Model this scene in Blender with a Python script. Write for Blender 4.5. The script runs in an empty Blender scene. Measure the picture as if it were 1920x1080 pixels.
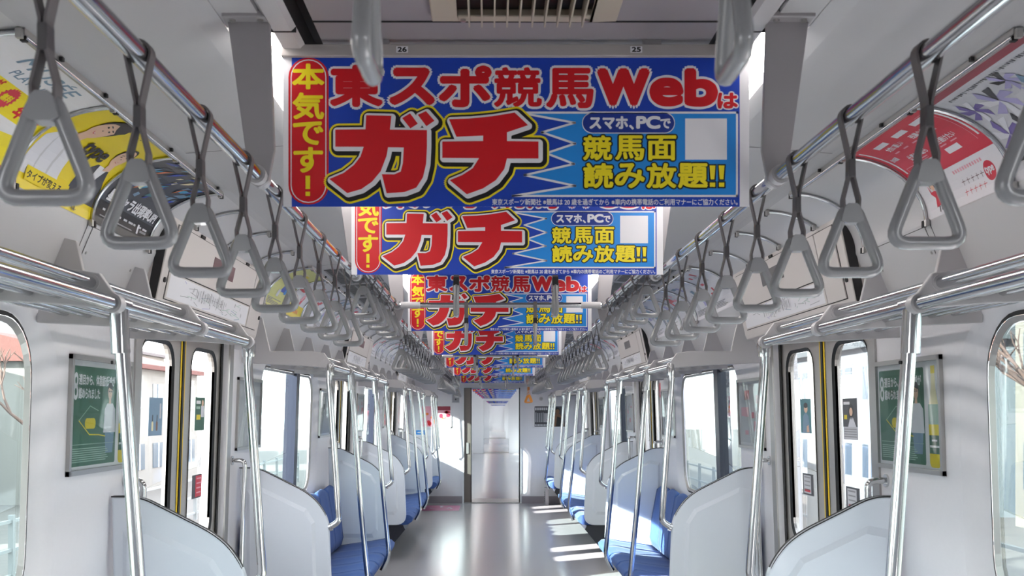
import bpy, bmesh, math, random
from mathutils import Vector, Matrix
random.seed(7)
SC = bpy.context.scene
COL = SC.collection

# ------------------------------------------------------------------ camera, world, sun, exposure
F = 1925.0                       # focal length in pixels of the 1920 px wide frame
EYE = (-0.06, 0.0, 1.48)
cam = bpy.data.cameras.new('camera')
cam.sensor_width = 36.0
cam.lens = F * 36.0 / 1920.0
cam.shift_x = (960 - 917) / 1920.0
cam.shift_y = (772 - 540) / 1920.0
cam.clip_start = 0.05
cam.clip_end = 400
cam.dof.use_dof = True
cam.dof.focus_distance = 5.0
cam.dof.aperture_fstop = 11.0
camo = bpy.data.objects.new('camera', cam)
camo.location = EYE
camo.rotation_euler = (math.pi / 2, 0, 0)
COL.objects.link(camo)
SC.camera = camo

w = bpy.data.worlds.new('sky')
SC.world = w
w.use_nodes = True
nt = w.node_tree
bg = nt.nodes['Background']
tc = nt.nodes.new('ShaderNodeTexCoord')
sep = nt.nodes.new('ShaderNodeSeparateXYZ')
ramp = nt.nodes.new('ShaderNodeValToRGB')
ramp.color_ramp.elements[0].position = 0.45
ramp.color_ramp.elements[0].color = (1.0, 0.985, 0.97, 1)
ramp.color_ramp.elements[1].position = 0.9
ramp.color_ramp.elements[1].color = (0.80, 0.89, 1.0, 1)
mp = nt.nodes.new('ShaderNodeMapRange')
mp.inputs['From Min'].default_value = -1
nt.links.new(tc.outputs['Generated'], sep.inputs[0])
nt.links.new(sep.outputs['Z'], mp.inputs['Value'])
nt.links.new(mp.outputs[0], ramp.inputs[0])
nt.links.new(ramp.outputs[0], bg.inputs['Color'])
bg.inputs['Strength'].default_value = 4.8

SUN_DIR = Vector((1.0, 0.65, -0.43)).normalized()
sun = bpy.data.lights.new('sun', 'SUN')
sun.energy = 25.0
sun.angle = 0.009
sun.color = (1.0, 0.97, 0.92)
suno = bpy.data.objects.new('sun', sun)
suno.rotation_euler = SUN_DIR.to_track_quat('-Z', 'Y').to_euler()
suno.location = (-20, -20, 12)
COL.objects.link(suno)

SC.view_settings.view_transform = 'Standard'
SC.view_settings.look = 'None'
SC.view_settings.gamma = 1
SC.view_settings.use_curve_mapping = False
SC.view_settings.exposure = 0.70
SC.cycles.max_bounces = 10
SC.cycles.diffuse_bounces = 6
SC.cycles.glossy_bounces = 4
SC.cycles.transparent_max_bounces = 24
SC.cycles.caustics_reflective = False
SC.cycles.caustics_refractive = False
SC.cycles.use_denoising = True
LAMP_POWER = 9.0

# ------------------------------------------------------------------ materials
def lin(c):
    r = []
    for v in c:
        v /= 255.0
        r.append(v / 12.92 if v <= 0.04045 else ((v + 0.055) / 1.055) ** 2.4)
    return (r[0], r[1], r[2], 1.0)

MATS = {}
def mat(name, rgb=None, rough=0.5, metal=0.0, spec=0.5, noise=None, bump=None, coat=0.0):
    if name in MATS:
        return MATS[name]
    m = bpy.data.materials.new(name)
    m.use_nodes = True
    n = m.node_tree.nodes
    b = n['Principled BSDF']
    b.inputs['Base Color'].default_value = lin(rgb)
    b.inputs['Roughness'].default_value = rough
    b.inputs['Metallic'].default_value = metal
    b.inputs['Specular IOR Level'].default_value = spec
    b.inputs['Coat Weight'].default_value = coat
    if noise:
        sc, amt, stretch = noise
        t = n.new('ShaderNodeTexCoord')
        mpn = n.new('ShaderNodeMapping')
        mpn.inputs['Scale'].default_value = stretch
        nz = n.new('ShaderNodeTexNoise')
        nz.inputs['Scale'].default_value = sc
        nz.inputs['Detail'].default_value = 4
        mx = n.new('ShaderNodeMix')
        mx.data_type = 'RGBA'
        a = lin(rgb)
        mx.inputs['A'].default_value = tuple(max(0, v * (1 - amt)) for v in a[:3]) + (1,)
        mx.inputs['B'].default_value = tuple(min(1, v * (1 + amt)) for v in a[:3]) + (1,)
        L = m.node_tree.links
        L.new(t.outputs['Object'], mpn.inputs[0])
        L.new(mpn.outputs[0], nz.inputs['Vector'])
        L.new(nz.outputs['Fac'], mx.inputs['Factor'])
        L.new(mx.outputs['Result'], b.inputs['Base Color'])
        if bump:
            bp = n.new('ShaderNodeBump')
            bp.inputs['Strength'].default_value = bump
            bp.inputs['Distance'].default_value = 0.002
            L.new(nz.outputs['Fac'], bp.inputs['Height'])
            L.new(bp.outputs[0], b.inputs['Normal'])
    MATS[name] = m
    return m

def emit(name, rgb, strength):
    m = bpy.data.materials.new(name)
    m.use_nodes = True
    b = m.node_tree.nodes['Principled BSDF']
    b.inputs['Base Color'].default_value = lin(rgb)
    b.inputs['Emission Color'].default_value = lin(rgb)
    b.inputs['Emission Strength'].default_value = strength
    MATS[name] = m
    return m

def glass(name, rgb, refl=0.9):
    m = bpy.data.materials.new(name)
    m.use_nodes = True
    n = m.node_tree.nodes
    n.remove(n['Principled BSDF'])
    tr = n.new('ShaderNodeBsdfTransparent')
    tr.inputs[0].default_value = lin(rgb)
    gl = n.new('ShaderNodeBsdfGlossy')
    gl.inputs['Roughness'].default_value = 0.02
    fr = n.new('ShaderNodeFresnel')
    fr.inputs['IOR'].default_value = 1.45
    ml = n.new('ShaderNodeMath')
    ml.operation = 'MULTIPLY'
    ml.inputs[1].default_value = refl
    mx = n.new('ShaderNodeMixShader')
    L = m.node_tree.links
    L.new(fr.outputs[0], ml.inputs[0])
    L.new(ml.outputs[0], mx.inputs[0])
    L.new(tr.outputs[0], mx.inputs[1])
    L.new(gl.outputs[0], mx.inputs[2])
    L.new(mx.outputs[0], n['Material Output'].inputs[0])
    MATS[name] = m
    return m

WALL = mat('wall_panel', (226, 224, 228), 0.35, noise=(60, 0.02, (1, 1, 1)))
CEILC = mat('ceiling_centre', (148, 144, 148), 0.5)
CEIL = mat('ceiling_panel', (192, 190, 192), 0.5, noise=(3, 0.02, (1, 1, 1)))
COVE = mat('cove_panel', (208, 206, 208), 0.4)
HEAD = mat('header_panel', (214, 207, 204), 0.4)
SEAM = mat('dark_seam', (40, 38, 40), 0.7)
BLACK = mat('black_rubber', (16, 16, 18), 0.5)
FLOOR = mat('floor_vinyl', (172, 168, 171), 0.19, noise=(220, 0.10, (1, 1, 1)), spec=0.6)
CHROME = mat('polished_steel', (205, 206, 208), 0.12, 1.0)
BRUSH = mat('brushed_steel', (178, 176, 174), 0.36, 0.85)
LEAF = mat('door_steel', (180, 176, 172), 0.34, 0.6, noise=(30, 0.06, (1, 1, 40)))
RING = mat('grey_ring_plastic', (140, 140, 144), 0.22, spec=0.6, coat=0.35)
BELT = mat('grey_belt', (104, 99, 101), 0.55)
SLEEVE = mat('belt_sleeve', (78, 75, 78), 0.5)
ORING = mat('orange_ring_plastic', (236, 150, 48), 0.3)
OBELT = mat('orange_belt', (206, 130, 60), 0.55)
GREYM = mat('grey_painted_metal', (162, 158, 161), 0.4)
LGREY = mat('light_grey_painted_metal', (186, 184, 187), 0.35)
DIVID = mat('divider_resin', (212, 217, 226), 0.32, coat=0.2)
BLUE = mat('blue_moquette', (64, 90, 146), 0.9, noise=(40, 0.28, (1, 9, 1)), bump=0.3, spec=0.2)
BLUE.node_tree.nodes['Principled BSDF'].inputs['Sheen Weight'].default_value = 0.08
BLUED = mat('dark_seat_shell', (34, 36, 48), 0.5)
YEL = mat('yellow_strip', (235, 198, 22), 0.5)
TRIMG = mat('grey_baseboard', (150, 142, 148), 0.5)
TRIMW = mat('white_trim', (228, 228, 230), 0.35)
GLASS = glass('window_glass', (200, 219, 217), 0.6)
DGLASS = glass('door_glass', (244, 248, 248), 0.6)
LAMPM = emit('lamp_cover', (255, 250, 245), LAMP_POWER)
NAVY = mat('dark_window_post', (36, 36, 54), 0.35)
PAPER = mat('white_paper', (236, 235, 240), 0.45)
PINK = mat('pink_floor_vinyl', (208, 120, 160), 0.3)

def ink(name, rgb, rough=0.38):
    return mat('print_' + name, rgb, rough)
INK = dict(
    white=PAPER, blue=ink('blue', (22, 66, 182)), sky=ink('sky', (30, 140, 226)), red=ink('red', (214, 18, 32)),
    yellow=ink('yellow', (246, 226, 30)), black=ink('black', (20, 18, 22)), navy=ink('navy', (28, 56, 150)),
    crimson=ink('crimson', (216, 50, 72)), green=ink('green', (62, 112, 92)), dgreen=ink('dark_green', (40, 92, 72)),
    pale=ink('pale_green', (170, 200, 186)), skin=ink('skin', (236, 196, 168)), grey=ink('grey', (150, 150, 156)),
    lgrey=ink('light_grey', (206, 206, 212)), dgrey=ink('dark_grey', (70, 70, 76)), hair=ink('hair', (44, 38, 40)),
    lemon=ink('lemon', (238, 214, 26)), purple=ink('purple', (120, 104, 170)), lilac=ink('lilac', (176, 170, 214)),
    wine=ink('wine', (150, 56, 72)), maroon=ink('maroon', (92, 42, 56)), cyan=ink('cyan', (60, 160, 200)),
    orange=ink('orange', (236, 120, 40)), cream=ink('cream', (236, 226, 180)), palelemon=ink('pale_lemon', (226, 226, 140)),
    pinkp=ink('pink', (238, 170, 186)), brown=ink('brown', (120, 84, 60)), shirt=ink('shirt', (226, 226, 234)),
    bluegrey=ink('blue_grey', (120, 150, 176)), teal=ink('teal', (70, 130, 140)),
)

# ------------------------------------------------------------------ object helpers
def new_obj(name, me, parent=None, kind=None):
    o = bpy.data.objects.new(name, me)
    COL.objects.link(o)
    if parent is not None:
        o.parent = parent
    if kind:
        o['kind'] = kind
    return o

def tag(o, label, cat, group=None):
    o['label'] = label
    o['category'] = cat
    if group:
        o['group'] = group
    return o

def thing(name, label, cat, loc=(0, 0, 0), group=None, rz=0.0):
    o = bpy.data.objects.new(name, None)
    o.empty_display_size = 0.05
    o.location = loc
    o.rotation_euler = (0, 0, rz)
    COL.objects.link(o)
    return tag(o, label, cat, group)

def dup(root, loc=None, label=None, group=None, rz=None):
    r = root.copy()
    COL.objects.link(r)
    if loc is not None:
        r.location = loc
    if rz is not None:
        r.rotation_euler = (0, 0, rz)
    if label:
        r['label'] = label
    if group:
        r['group'] = group
    for ch in list(root.children):
        c = ch.copy()
        COL.objects.link(c)
        c.parent = r
        for g in list(ch.children):
            d = g.copy()
            COL.objects.link(d)
            d.parent = c
    return r

class MB:
    """collects faces of one mesh"""
    def __init__(s):
        s.v, s.f, s.m, s.mats, s.smooth = [], [], [], [], []
    def mi(s, m):
        if m not in s.mats:
            s.mats.append(m)
        return s.mats.index(m)
    def face(s, pts, m, smooth=False):
        i = len(s.v)
        s.v += [tuple(p) for p in pts]
        s.f.append(tuple(range(i, i + len(pts))))
        s.m.append(s.mi(m))
        s.smooth.append(smooth)
    def mesh(s, verts, faces, m, smooth=False):
        i = len(s.v)
        s.v += [tuple(p) for p in verts]
        k = s.mi(m)
        for f in faces:
            s.f.append(tuple(i + j for j in f))
            s.m.append(k)
            s.smooth.append(smooth)
    def box(s, x0, x1, y0, y1, z0, z1, m):
        v = [(x, y, z) for z in (z0, z1) for y in (y0, y1) for x in (x0, x1)]
        s.mesh(v, [(0, 2, 3, 1), (4, 5, 7, 6), (0, 1, 5, 4), (2, 6, 7, 3), (0, 4, 6, 2), (1, 3, 7, 5)], m)
    def tube(s, path, r, m, n=10, closed=False, caps=True, squash=None):
        P = [Vector(p) for p in path]
        N = len(P)
        rings = []
        prev = None
        for i in range(N):
            if closed:
                t = (P[(i + 1) % N] - P[i - 1]).normalized()
            else:
                t = (P[min(i + 1, N - 1)] - P[max(i - 1, 0)]).normalized()
            if prev is None:
                a = Vector((0, 0, 1)) if abs(t.z) < 0.9 else Vector((0, 1, 0))
                u = t.cross(a).normalized()
            else:
                u = (prev - t * prev.dot(t)).normalized()
            prev = u
            vv = t.cross(u)
            rr = r[i] if isinstance(r, (list, tuple)) else r
            rings.append([P[i] + u * (rr * math.cos(2 * math.pi * k / n)) + vv * (rr * math.sin(2 * math.pi * k / n)) for k in range(n)])
        V = [p for ring in rings for p in ring]
        Fs = []
        for i in range(N if closed else N - 1):
            j = (i + 1) % N
            for k in range(n):
                k2 = (k + 1) % n
                Fs.append((i * n + k, i * n + k2, j * n + k2, j * n + k))
        s.mesh(V, Fs, m, True)
        if caps and not closed:
            s.face(rings[0][::-1], m)
            s.face(rings[-1], m)
    def prism(s, poly, y0, y1, m, smooth=False, axis='y', f=None):
        """poly in (x,z), extruded along y"""
        n = len(poly)
        V = [(x, y0, z) for x, z in poly] + [(x, y1, z) for x, z in poly]
        s.mesh(V, [tuple(range(n)), tuple(range(2 * n - 1, n - 1, -1))], m)
        s.mesh(V, [(i, (i + 1) % n, n + (i + 1) % n, n + i) for i in range(n)], m, smooth)
    def build(s, name, parent=None, kind=None, bevel=0.0, merge=False):
        me = bpy.data.meshes.new(name)
        me.from_pydata(s.v, [], s.f)
        for m in s.mats:
            me.materials.append(m)
        me.polygons.foreach_set('material_index', s.m)
        me.polygons.foreach_set('use_smooth', s.smooth)
        if merge or bevel:
            bm = bmesh.new()
            bm.from_mesh(me)
            bmesh.ops.remove_doubles(bm, verts=bm.verts, dist=1e-5)
            bmesh.ops.recalc_face_normals(bm, faces=bm.faces)
            bm.to_mesh(me)
            bm.free()
        me.update()
        o = new_obj(name, me, parent, kind)
        if bevel:
            b = o.modifiers.new('soft edges', 'BEVEL')
            b.width = bevel
            b.segments = 3
            b.limit_method = 'ANGLE'
            b.angle_limit = math.radians(40)
        return o

def rrect(u0, v0, u1, v1, r, n=6):
    pts = []
    for cx, cy, a0 in ((u1 - r, v0 + r, -90), (u1 - r, v1 - r, 0), (u0 + r, v1 - r, 90), (u0 + r, v0 + r, 180)):
        for k in range(n + 1):
            a = math.radians(a0 + 90 * k / n)
            pts.append((cx + r * math.cos(a), cy + r * math.sin(a)))
    return pts

def bend(path, r=0.05, n=5):
    """rounds the corners of a polyline"""
    P = [Vector(p) for p in path]
    out = [P[0]]
    for i in range(1, len(P) - 1):
        a, b, c = P[i - 1], P[i], P[i + 1]
        d1, d2 = (a - b), (c - b)
        k = min(r, d1.length * 0.45, d2.length * 0.45)
        p, q = b + d1.normalized() * k, b + d2.normalized() * k
        for j in range(n + 1):
            t = j / n
            out.append(p * (1 - t) ** 2 + b * 2 * t * (1 - t) + q * t * t)
    out.append(P[-1])
    return out

# ------------------------------------------------------------------ printed matter
GL = {}
def glyphs(text):
    if text in GL:
        return GL[text]
    c = bpy.data.curves.new('lettering', 'FONT')
    c.body = text
    c.size = 1
    o = bpy.data.objects.new('lettering', c)
    COL.objects.link(o)
    dg = bpy.context.evaluated_depsgraph_get()
    me = bpy.data.meshes.new_from_object(o.evaluated_get(dg))
    V = [(v.co.x, v.co.y) for v in me.vertices]
    Fs = [tuple(p.vertices) for p in me.polygons]
    bpy.data.objects.remove(o)
    bpy.data.curves.remove(c)
    bpy.data.meshes.remove(me)
    x0, x1 = min(p[0] for p in V), max(p[0] for p in V)
    y0, y1 = min(p[1] for p in V), max(p[1] for p in V)
    V = [((p[0] - x0) / (x1 - x0), (p[1] - y0) / (y1 - y0)) for p in V]
    GL[text] = (V, Fs, (x1 - x0, y1 - y0))
    return GL[text]

LAY = 0.0003
class Art:
    """a printed sheet in its own (u, v) frame"""
    def __init__(s, xf=None):
        s.items = []              # (layer, ink, verts, faces)
        s.xf = xf or (lambda p: p)
    def add(s, layer, c, V, Fs):
        s.items.append((layer, c, [s.xf(p) for p in V], Fs))
    def poly(s, layer, c, pts):
        s.add(layer, c, pts, [tuple(range(len(pts)))])
    def rect(s, layer, c, u0, v0, u1, v1):
        s.poly(layer, c, [(u0, v0), (u1, v0), (u1, v1), (u0, v1)])
    def rr(s, layer, c, u0, v0, u1, v1, r):
        a, b = min(u0, u1), max(u0, u1)
        d, e = min(v0, v1), max(v0, v1)
        s.poly(layer, c, rrect(a, d, b, e, r))
    def disc(s, layer, c, u, v, ru, rv=None, n=24):
        rv = rv or ru
        s.poly(layer, c, [(u + ru * math.cos(2 * math.pi * k / n), v + rv * math.sin(2 * math.pi * k / n)) for k in range(n)])
    def line(s, layer, c, pts, wd):
        for (a, b), (d, e) in zip(pts, pts[1:]):
            l = math.hypot(d - a, e - b) or 1
            nx, ny = -(e - b) / l * wd / 2, (d - a) / l * wd / 2
            tx, ty = (d - a) / l * wd / 2, (e - b) / l * wd / 2
            s.poly(layer, c, [(a - tx + nx, b - ty + ny), (a - tx - nx, b - ty - ny), (d + tx - nx, e + ty - ny), (d + tx + nx, e + ty + ny)])
    def stamp(s, layer, c, V, Fs, r, n=12, dx=0, dy=0):
        s.add(layer, c, [(x + dx, y + dy) for x, y in V], Fs)
        if r:
            for k in range(n):
                a = 2 * math.pi * k / n
                s.add(layer - min(.07, .9 / n) * (k + 1), c, [(x + dx + r * math.cos(a), y + dy + r * math.sin(a)) for x, y in V], Fs)
    def text(s, layer, c, t, u0, v0, u1, v1, bold=0.0, outs=(), skew=0.0, nb=6):
        V, Fs, _ = glyphs(t)
        W = [(u0 + x * (u1 - u0) + skew * y * (v1 - v0), v0 + y * (v1 - v0)) for x, y in V]
        top = layer + len(outs)
        s.stamp(top, c, W, Fs, bold, nb)
        for i, (r, oc) in enumerate(outs):
            s.stamp(top - 1 - i, oc, W, Fs, r, 12)
    def build(s, name, fmap, parent=None, cuts=None):
        mb = MB()
        if cuts is None:
            for layer, c, V, Fs in s.items:
                mb.mesh([fmap(u, v, layer * LAY) for u, v in V], Fs, INK[c])
            return mb.build(name, parent)
        bm = bmesh.new()
        mats = []
        lay = bm.verts.layers.float.new('lay')
        for layer, c, V, Fs in s.items:
            if INK[c] not in mats:
                mats.append(INK[c])
            vs = [bm.verts.new((u, v, layer * LAY)) for u, v in V]
            for f in Fs:
                try:
                    bf = bm.faces.new([vs[i] for i in f])
                    bf.material_index = mats.index(INK[c])
                except ValueError:
                    pass
        for cv in cuts:
            bmesh.ops.bisect_plane(bm, geom=bm.verts[:] + bm.edges[:] + bm.faces[:], plane_co=(0, cv, 0), plane_no=(0, 1, 0))
        for v in bm.verts:
            v.co = Vector(fmap(v.co.x, v.co.y, v.co.z))
        me = bpy.data.meshes.new(name)
        bm.to_mesh(me)
        bm.free()
        for m in mats:
            me.materials.append(m)
        return new_obj(name, me, parent)

# ------------------------------------------------------------------ car layout
def WX(z):
    return 1.375 - 0.035 * (z - 1.48)
def wp(s, y, z, d=0.0):
    """a point on the side wall; d > 0 goes outwards"""
    return (s * (WX(z) + d), y, z)
DOORS = [-0.32, 4.50, 9.32, 14.14]
BAYS = [2.10, 6.91, 11.73]
Y0, Y1 = -2.8, 16.6
SIDES = ((-1, 'left'), (1, 'right'))
ORD = ['first', 'second', 'third', 'fourth', 'fifth', 'sixth', 'seventh', 'eighth', 'ninth', 'tenth', 'eleventh', 'twelfth']
RAILX, RAILZ = 1.0, 2.25
def arc(t):
    return (1.0 + 0.26 * math.cos(t), 2.05 + 0.20 * math.sin(t))
ARC = [arc(math.pi / 2 * k / 24) for k in range(25)]
ALEN = [0.0]
for a, b in zip(ARC, ARC[1:]):
    ALEN.append(ALEN[-1] + math.hypot(b[0] - a[0], b[1] - a[1]))
def cove(v, d=0.0):
    """point of the cove at arc length v from its lower edge, moved d into the room"""
    v = max(0, min(ALEN[-1], v))
    for i in range(24):
        if v <= ALEN[i + 1]:
            break
    t = (i + (v - ALEN[i]) / (ALEN[i + 1] - ALEN[i])) / 24 * math.pi / 2
    x, z = arc(t)
    n = Vector((-math.cos(t) / 0.26, -math.sin(t) / 0.20)).normalized()
    return x + n.x * d, z + n.y * d

# ------------------------------------------------------------------ shell
def floor_mb(y0, y1):
    mb = MB()
    mb.box(-1.46, 1.46, y0, y1, -0.06, 0.0, FLOOR)
    return mb
floor_mb(Y0, Y1 + 0.08).build('floor', kind='structure')

def ceiling_mb(y0, y1, seams=True):
    mb = MB()
    prof = [(0.43, 2.30)]
    right = [(0.0, 2.30), (0.43, 2.30), (0.43, 2.34), (0.465, 2.34), (0.465, 2.288), (0.475, 2.278), (0.512, 2.278), (0.522, 2.29),
             (0.53, 2.30), (0.53, 2.315), (0.605, 2.315), (0.613, 2.288), (0.66, 2.28), (0.97, 2.256), (1.0, 2.25)]
    right += ARC[::-1][1:]
    right += [(1.30, 1.955), (1.364, 1.80)]
    for s in (-1, 1):
        for i, (a, b) in enumerate(zip(right, right[1:])):
            m = CEIL if i < 14 else COVE
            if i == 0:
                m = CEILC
            if i in (1, 2, 3):
                m = SEAM
            segs = [(y0, y1)]
            if i >= len(right) - 3 and seams:
                segs = []
                yy = y0
                for d in DOORS:
                    segs.append((yy, d - 0.65))
                    yy = d + 0.65
                segs.append((yy, y1))
            for p, q in segs:
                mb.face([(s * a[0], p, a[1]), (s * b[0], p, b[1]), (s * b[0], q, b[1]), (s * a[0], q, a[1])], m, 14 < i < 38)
    if seams:
        for s in (-1, 1):
            mb.box(*sorted((s * .531, s * .612)), y0, 2.165, 2.290, 2.310, CEIL)
        for k in range(-2, 8):
            y = 2.155 + 2.41 * k
            if not y0 < y < y1:
                continue
            mb.box(-0.43, 0.43, y - 0.002, y + 0.002, 2.2975, 2.31, SEAM)
            for s in (-1, 1):
                a, b = sorted((s * 0.465, s * 0.522))
                mb.box(a, b, y - 0.002, y + 0.002, 2.2765, 2.29, SEAM)
        for y in (3.08, 5.45, 7.9, 10.3, 12.7):
            for s in (-1, 1):
                for (xa, za), (xb, zb) in (((0.66, 2.28), (0.97, 2.256)), ((1.26, 2.05), (1.30, 1.955)), ((1.30, 1.955), (1.364, 1.80))):
                    mb.face([(s * xa, y - .0018, za - .0012), (s * xb, y - .0018, zb - .0012), (s * xb, y + .0018, zb - .0012), (s * xa, y + .0018, za - .0012)], SEAM)
    return mb
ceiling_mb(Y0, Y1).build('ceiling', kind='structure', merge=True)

WINS = [(c, 0.93, 1.08) for c in BAYS] + [(15.80, 0.52, 0.66), (-2.0, 0.4, 0.55)]
WZ0, WZ1 = 0.88, 1.765
HZ0, HZ1 = 0.80, 1.79
def side_wall(s, name, wins, doors, y0, y1, reveal=True):
    mb = MB()
    zs = [0.0, HZ0, HZ1, 1.80]
    cuts = sorted([y0, y1] + [d - .65 for d in doors] + [d + .65 for d in doors] + [c - h for c, g, h in wins] + [c + h for c, g, h in wins])
    def quad(p, q, za, zb):
        for d in (0.0, 0.09):
            mb.face([wp(s, p, za, d), wp(s, q, za, d), wp(s, q, zb, d), wp(s, p, zb, d)], WALL)
    for p, q in zip(cuts, cuts[1:]):
        m = (p + q) / 2
        if any(abs(m - d) < .65 for d in doors):
            continue
        iswin = any(abs(m - c) < h for c, g, h in wins)
        for za, zb in zip(zs, zs[1:]):
            if iswin and za == HZ0:
                continue
            quad(p, q, za, zb)
    for d in doors:                       # door jambs
        for y in (d - .65, d + .65):
            mb.face([wp(s, y, 0, 0), wp(s, y, 1.86, 0), wp(s, y, 1.86, .12), wp(s, y, 0, .12)], WALL)
    return mb.build(name, kind='structure', merge=True)
for s, sn in SIDES:
    side_wall(s, 'wall_' + sn, WINS, DOORS, Y0, Y1)

def ring_between(mb, s, A, B, da, db, m, smooth=False):
    n = len(A)
    for i in range(n):
        j = (i + 1) % n
        mb.face([wp(s, A[i][0], A[i][1], da), wp(s, A[j][0], A[j][1], da), wp(s, B[j][0], B[j][1], db), wp(s, B[i][0], B[i][1], db)], m, smooth)

def to_rect(P, u0, v0, u1, v1):
    """projects a rounded rectangle's points to an outer rectangle"""
    out = []
    n = len(P) // 4
    for i, (u, v) in enumerate(P):
        q = i // n
        k = i % n
        t = k / (n - 1)
        c = [(u1, v0), (u1, v1), (u0, v1), (u0, v0)][q]
        # first half slides along one side, second half along the other
        if q in (0, 2):
            out.append((u + (c[0] - u) * min(1, 2 * t), c[1]) if t <= .5 else (c[0], c[1] + (v - c[1]) * (2 * t - 1)))
        else:
            out.append((c[0], v + (c[1] - v) * min(1, 2 * t)) if t <= .5 else (c[0] + (u - c[0]) * (2 * t - 1), c[1]))
    return out

wn = 0
def window_unit(s, c, g, h, mull):
    global wn
    wn += 1
    root = bpy.data.objects.new('window_%d' % wn, None)
    root.location = (0, 0, 0)
    root['kind'] = 'structure'
    COL.objects.link(root)
    G = rrect(c - g, WZ0, c + g, WZ1 - .005, 0.18, 7)
    M = rrect(c - h + .05, HZ0 + .012, c + h - .05, HZ1 - .006, 0.24, 7)
    mid = [((a[0] * .45 + b[0] * .55), (a[1] * .45 + b[1] * .55)) for a, b in zip(M, G)]
    O = to_rect(M, c - h, HZ0, c + h, HZ1)
    mb = MB()
    ring_between(mb, s, O, M, 0, 0, WALL)
    ring_between(mb, s, M, mid, 0, .014, WALL, True)
    ring_between(mb, s, mid, G, .014, .040, WALL, True)
    mb.build('window_surround', root, 'structure', merge=True)
    mb = MB()
    G2 = rrect(c - g + .014, WZ0 + .014, c + g - .014, WZ1 - .019, 0.168, 7)
    G3 = rrect(c - g + .03, WZ0 + .03, c + g - .03, WZ1 - .034, 0.155, 7)
    ring_between(mb, s, G, G2, .037, .033, BLACK)
    ring_between(mb, s, G2, G3, .035, .046, BRUSH)
    mb.build('window_gasket', root, 'structure')
    mb = MB()
    mb.face([wp(s, u, v, .050) for u, v in G2], GLASS)
    mb.build('window_pane', root, 'structure')
    if mull is not None:
        mb = MB()
        y = c + mull
        V = []
        for d in (.022, .10):
            for yy in (y - .055, y + .055):
                for zz in (WZ0 + .01, WZ1 - .015):
                    V.append(wp(s, yy, zz, d))
        mb.mesh(V, [(0, 1, 3, 2), (4, 6, 7, 5), (0, 4, 5, 1), (2, 3, 7, 6)], NAVY)
        mb.build('window_post', root, 'structure', merge=True)
for s, sn in SIDES:
    for i, (c, g, h) in enumerate(WINS):
        window_unit(s, c, g, h, None if i > 2 else (0.25 if s < 0 else -0.33))

# ---- end wall with the gangway doorway
def end_wall(y, name, hole=(-0.465, 0.44, 1.868)):
    mb = MB()
    a, b, t = hole
    mb.box(-1.45, a, y, y + .08, 0, 2.36, WALL)
    mb.box(b, 1.45, y, y + .08, 0, 2.36, WALL)
    mb.box(a, b, y, y + .08, t, 2.36, WALL)
    return mb.build(name, kind='structure')
end_wall(Y1, 'wall_front')
mb = MB()
mb.box(-1.45, 1.45, Y0 - .08, Y0, 0, 2.36, WALL)
mb.build('wall_back', kind='structure')
for n, (a, b) in zip(('baseboard_left', 'baseboard_right'), ((-1.41, -0.49), (0.465, 1.41))):
    mb = MB()
    mb.box(a, b, Y1 - .012, Y1 - .001, 0, .115, TRIMG)
    mb.build(n, kind='structure')
mb = MB()
mb.box(-.49, -.465, Y1 - .015, Y1 + .08, 0, 1.893, TRIMW)
mb.box(.44, .465, Y1 - .015, Y1 + .08, 0, 1.893, TRIMW)
mb.box(-.465, .44, Y1 - .015, Y1 + .08, 1.868, 1.893, TRIMW)
mb.build('trim_1', kind='structure')
gd = bpy.data.objects.new('door_9', None)
gd.location = (-.405, Y1 + .04, 0)
gd['kind'] = 'structure'
COL.objects.link(gd)
mb = MB()
mb.box(-.06, .058, -.02, .02, .01, 1.866, mat('gangway_door_steel', (128, 120, 114), .35, .7))
mb.build('door_leaf', gd, 'structure', bevel=.004)
mb = MB()
mb.box(.048, .062, -.024, .024, .01, 1.866, BLACK)
mb.build('edge_seal', gd, 'structure')
mb = MB()
mb.box(-.02, .02, -.035, -.02, .80, .98, BRUSH)
mb.build('door_handle', gd, 'structure', bevel=.006)
mb = MB()
mb.box(.425, .44, Y1 - .002, Y1 + .07, 0, 1.868, BLACK)
mb.build('trim_2', kind='structure')
mb = MB()
mb.box(-.465, .44, Y1 - .01, Y1 + .1, 0, .014, BRUSH)
mb.build('trim_3', kind='structure')

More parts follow.
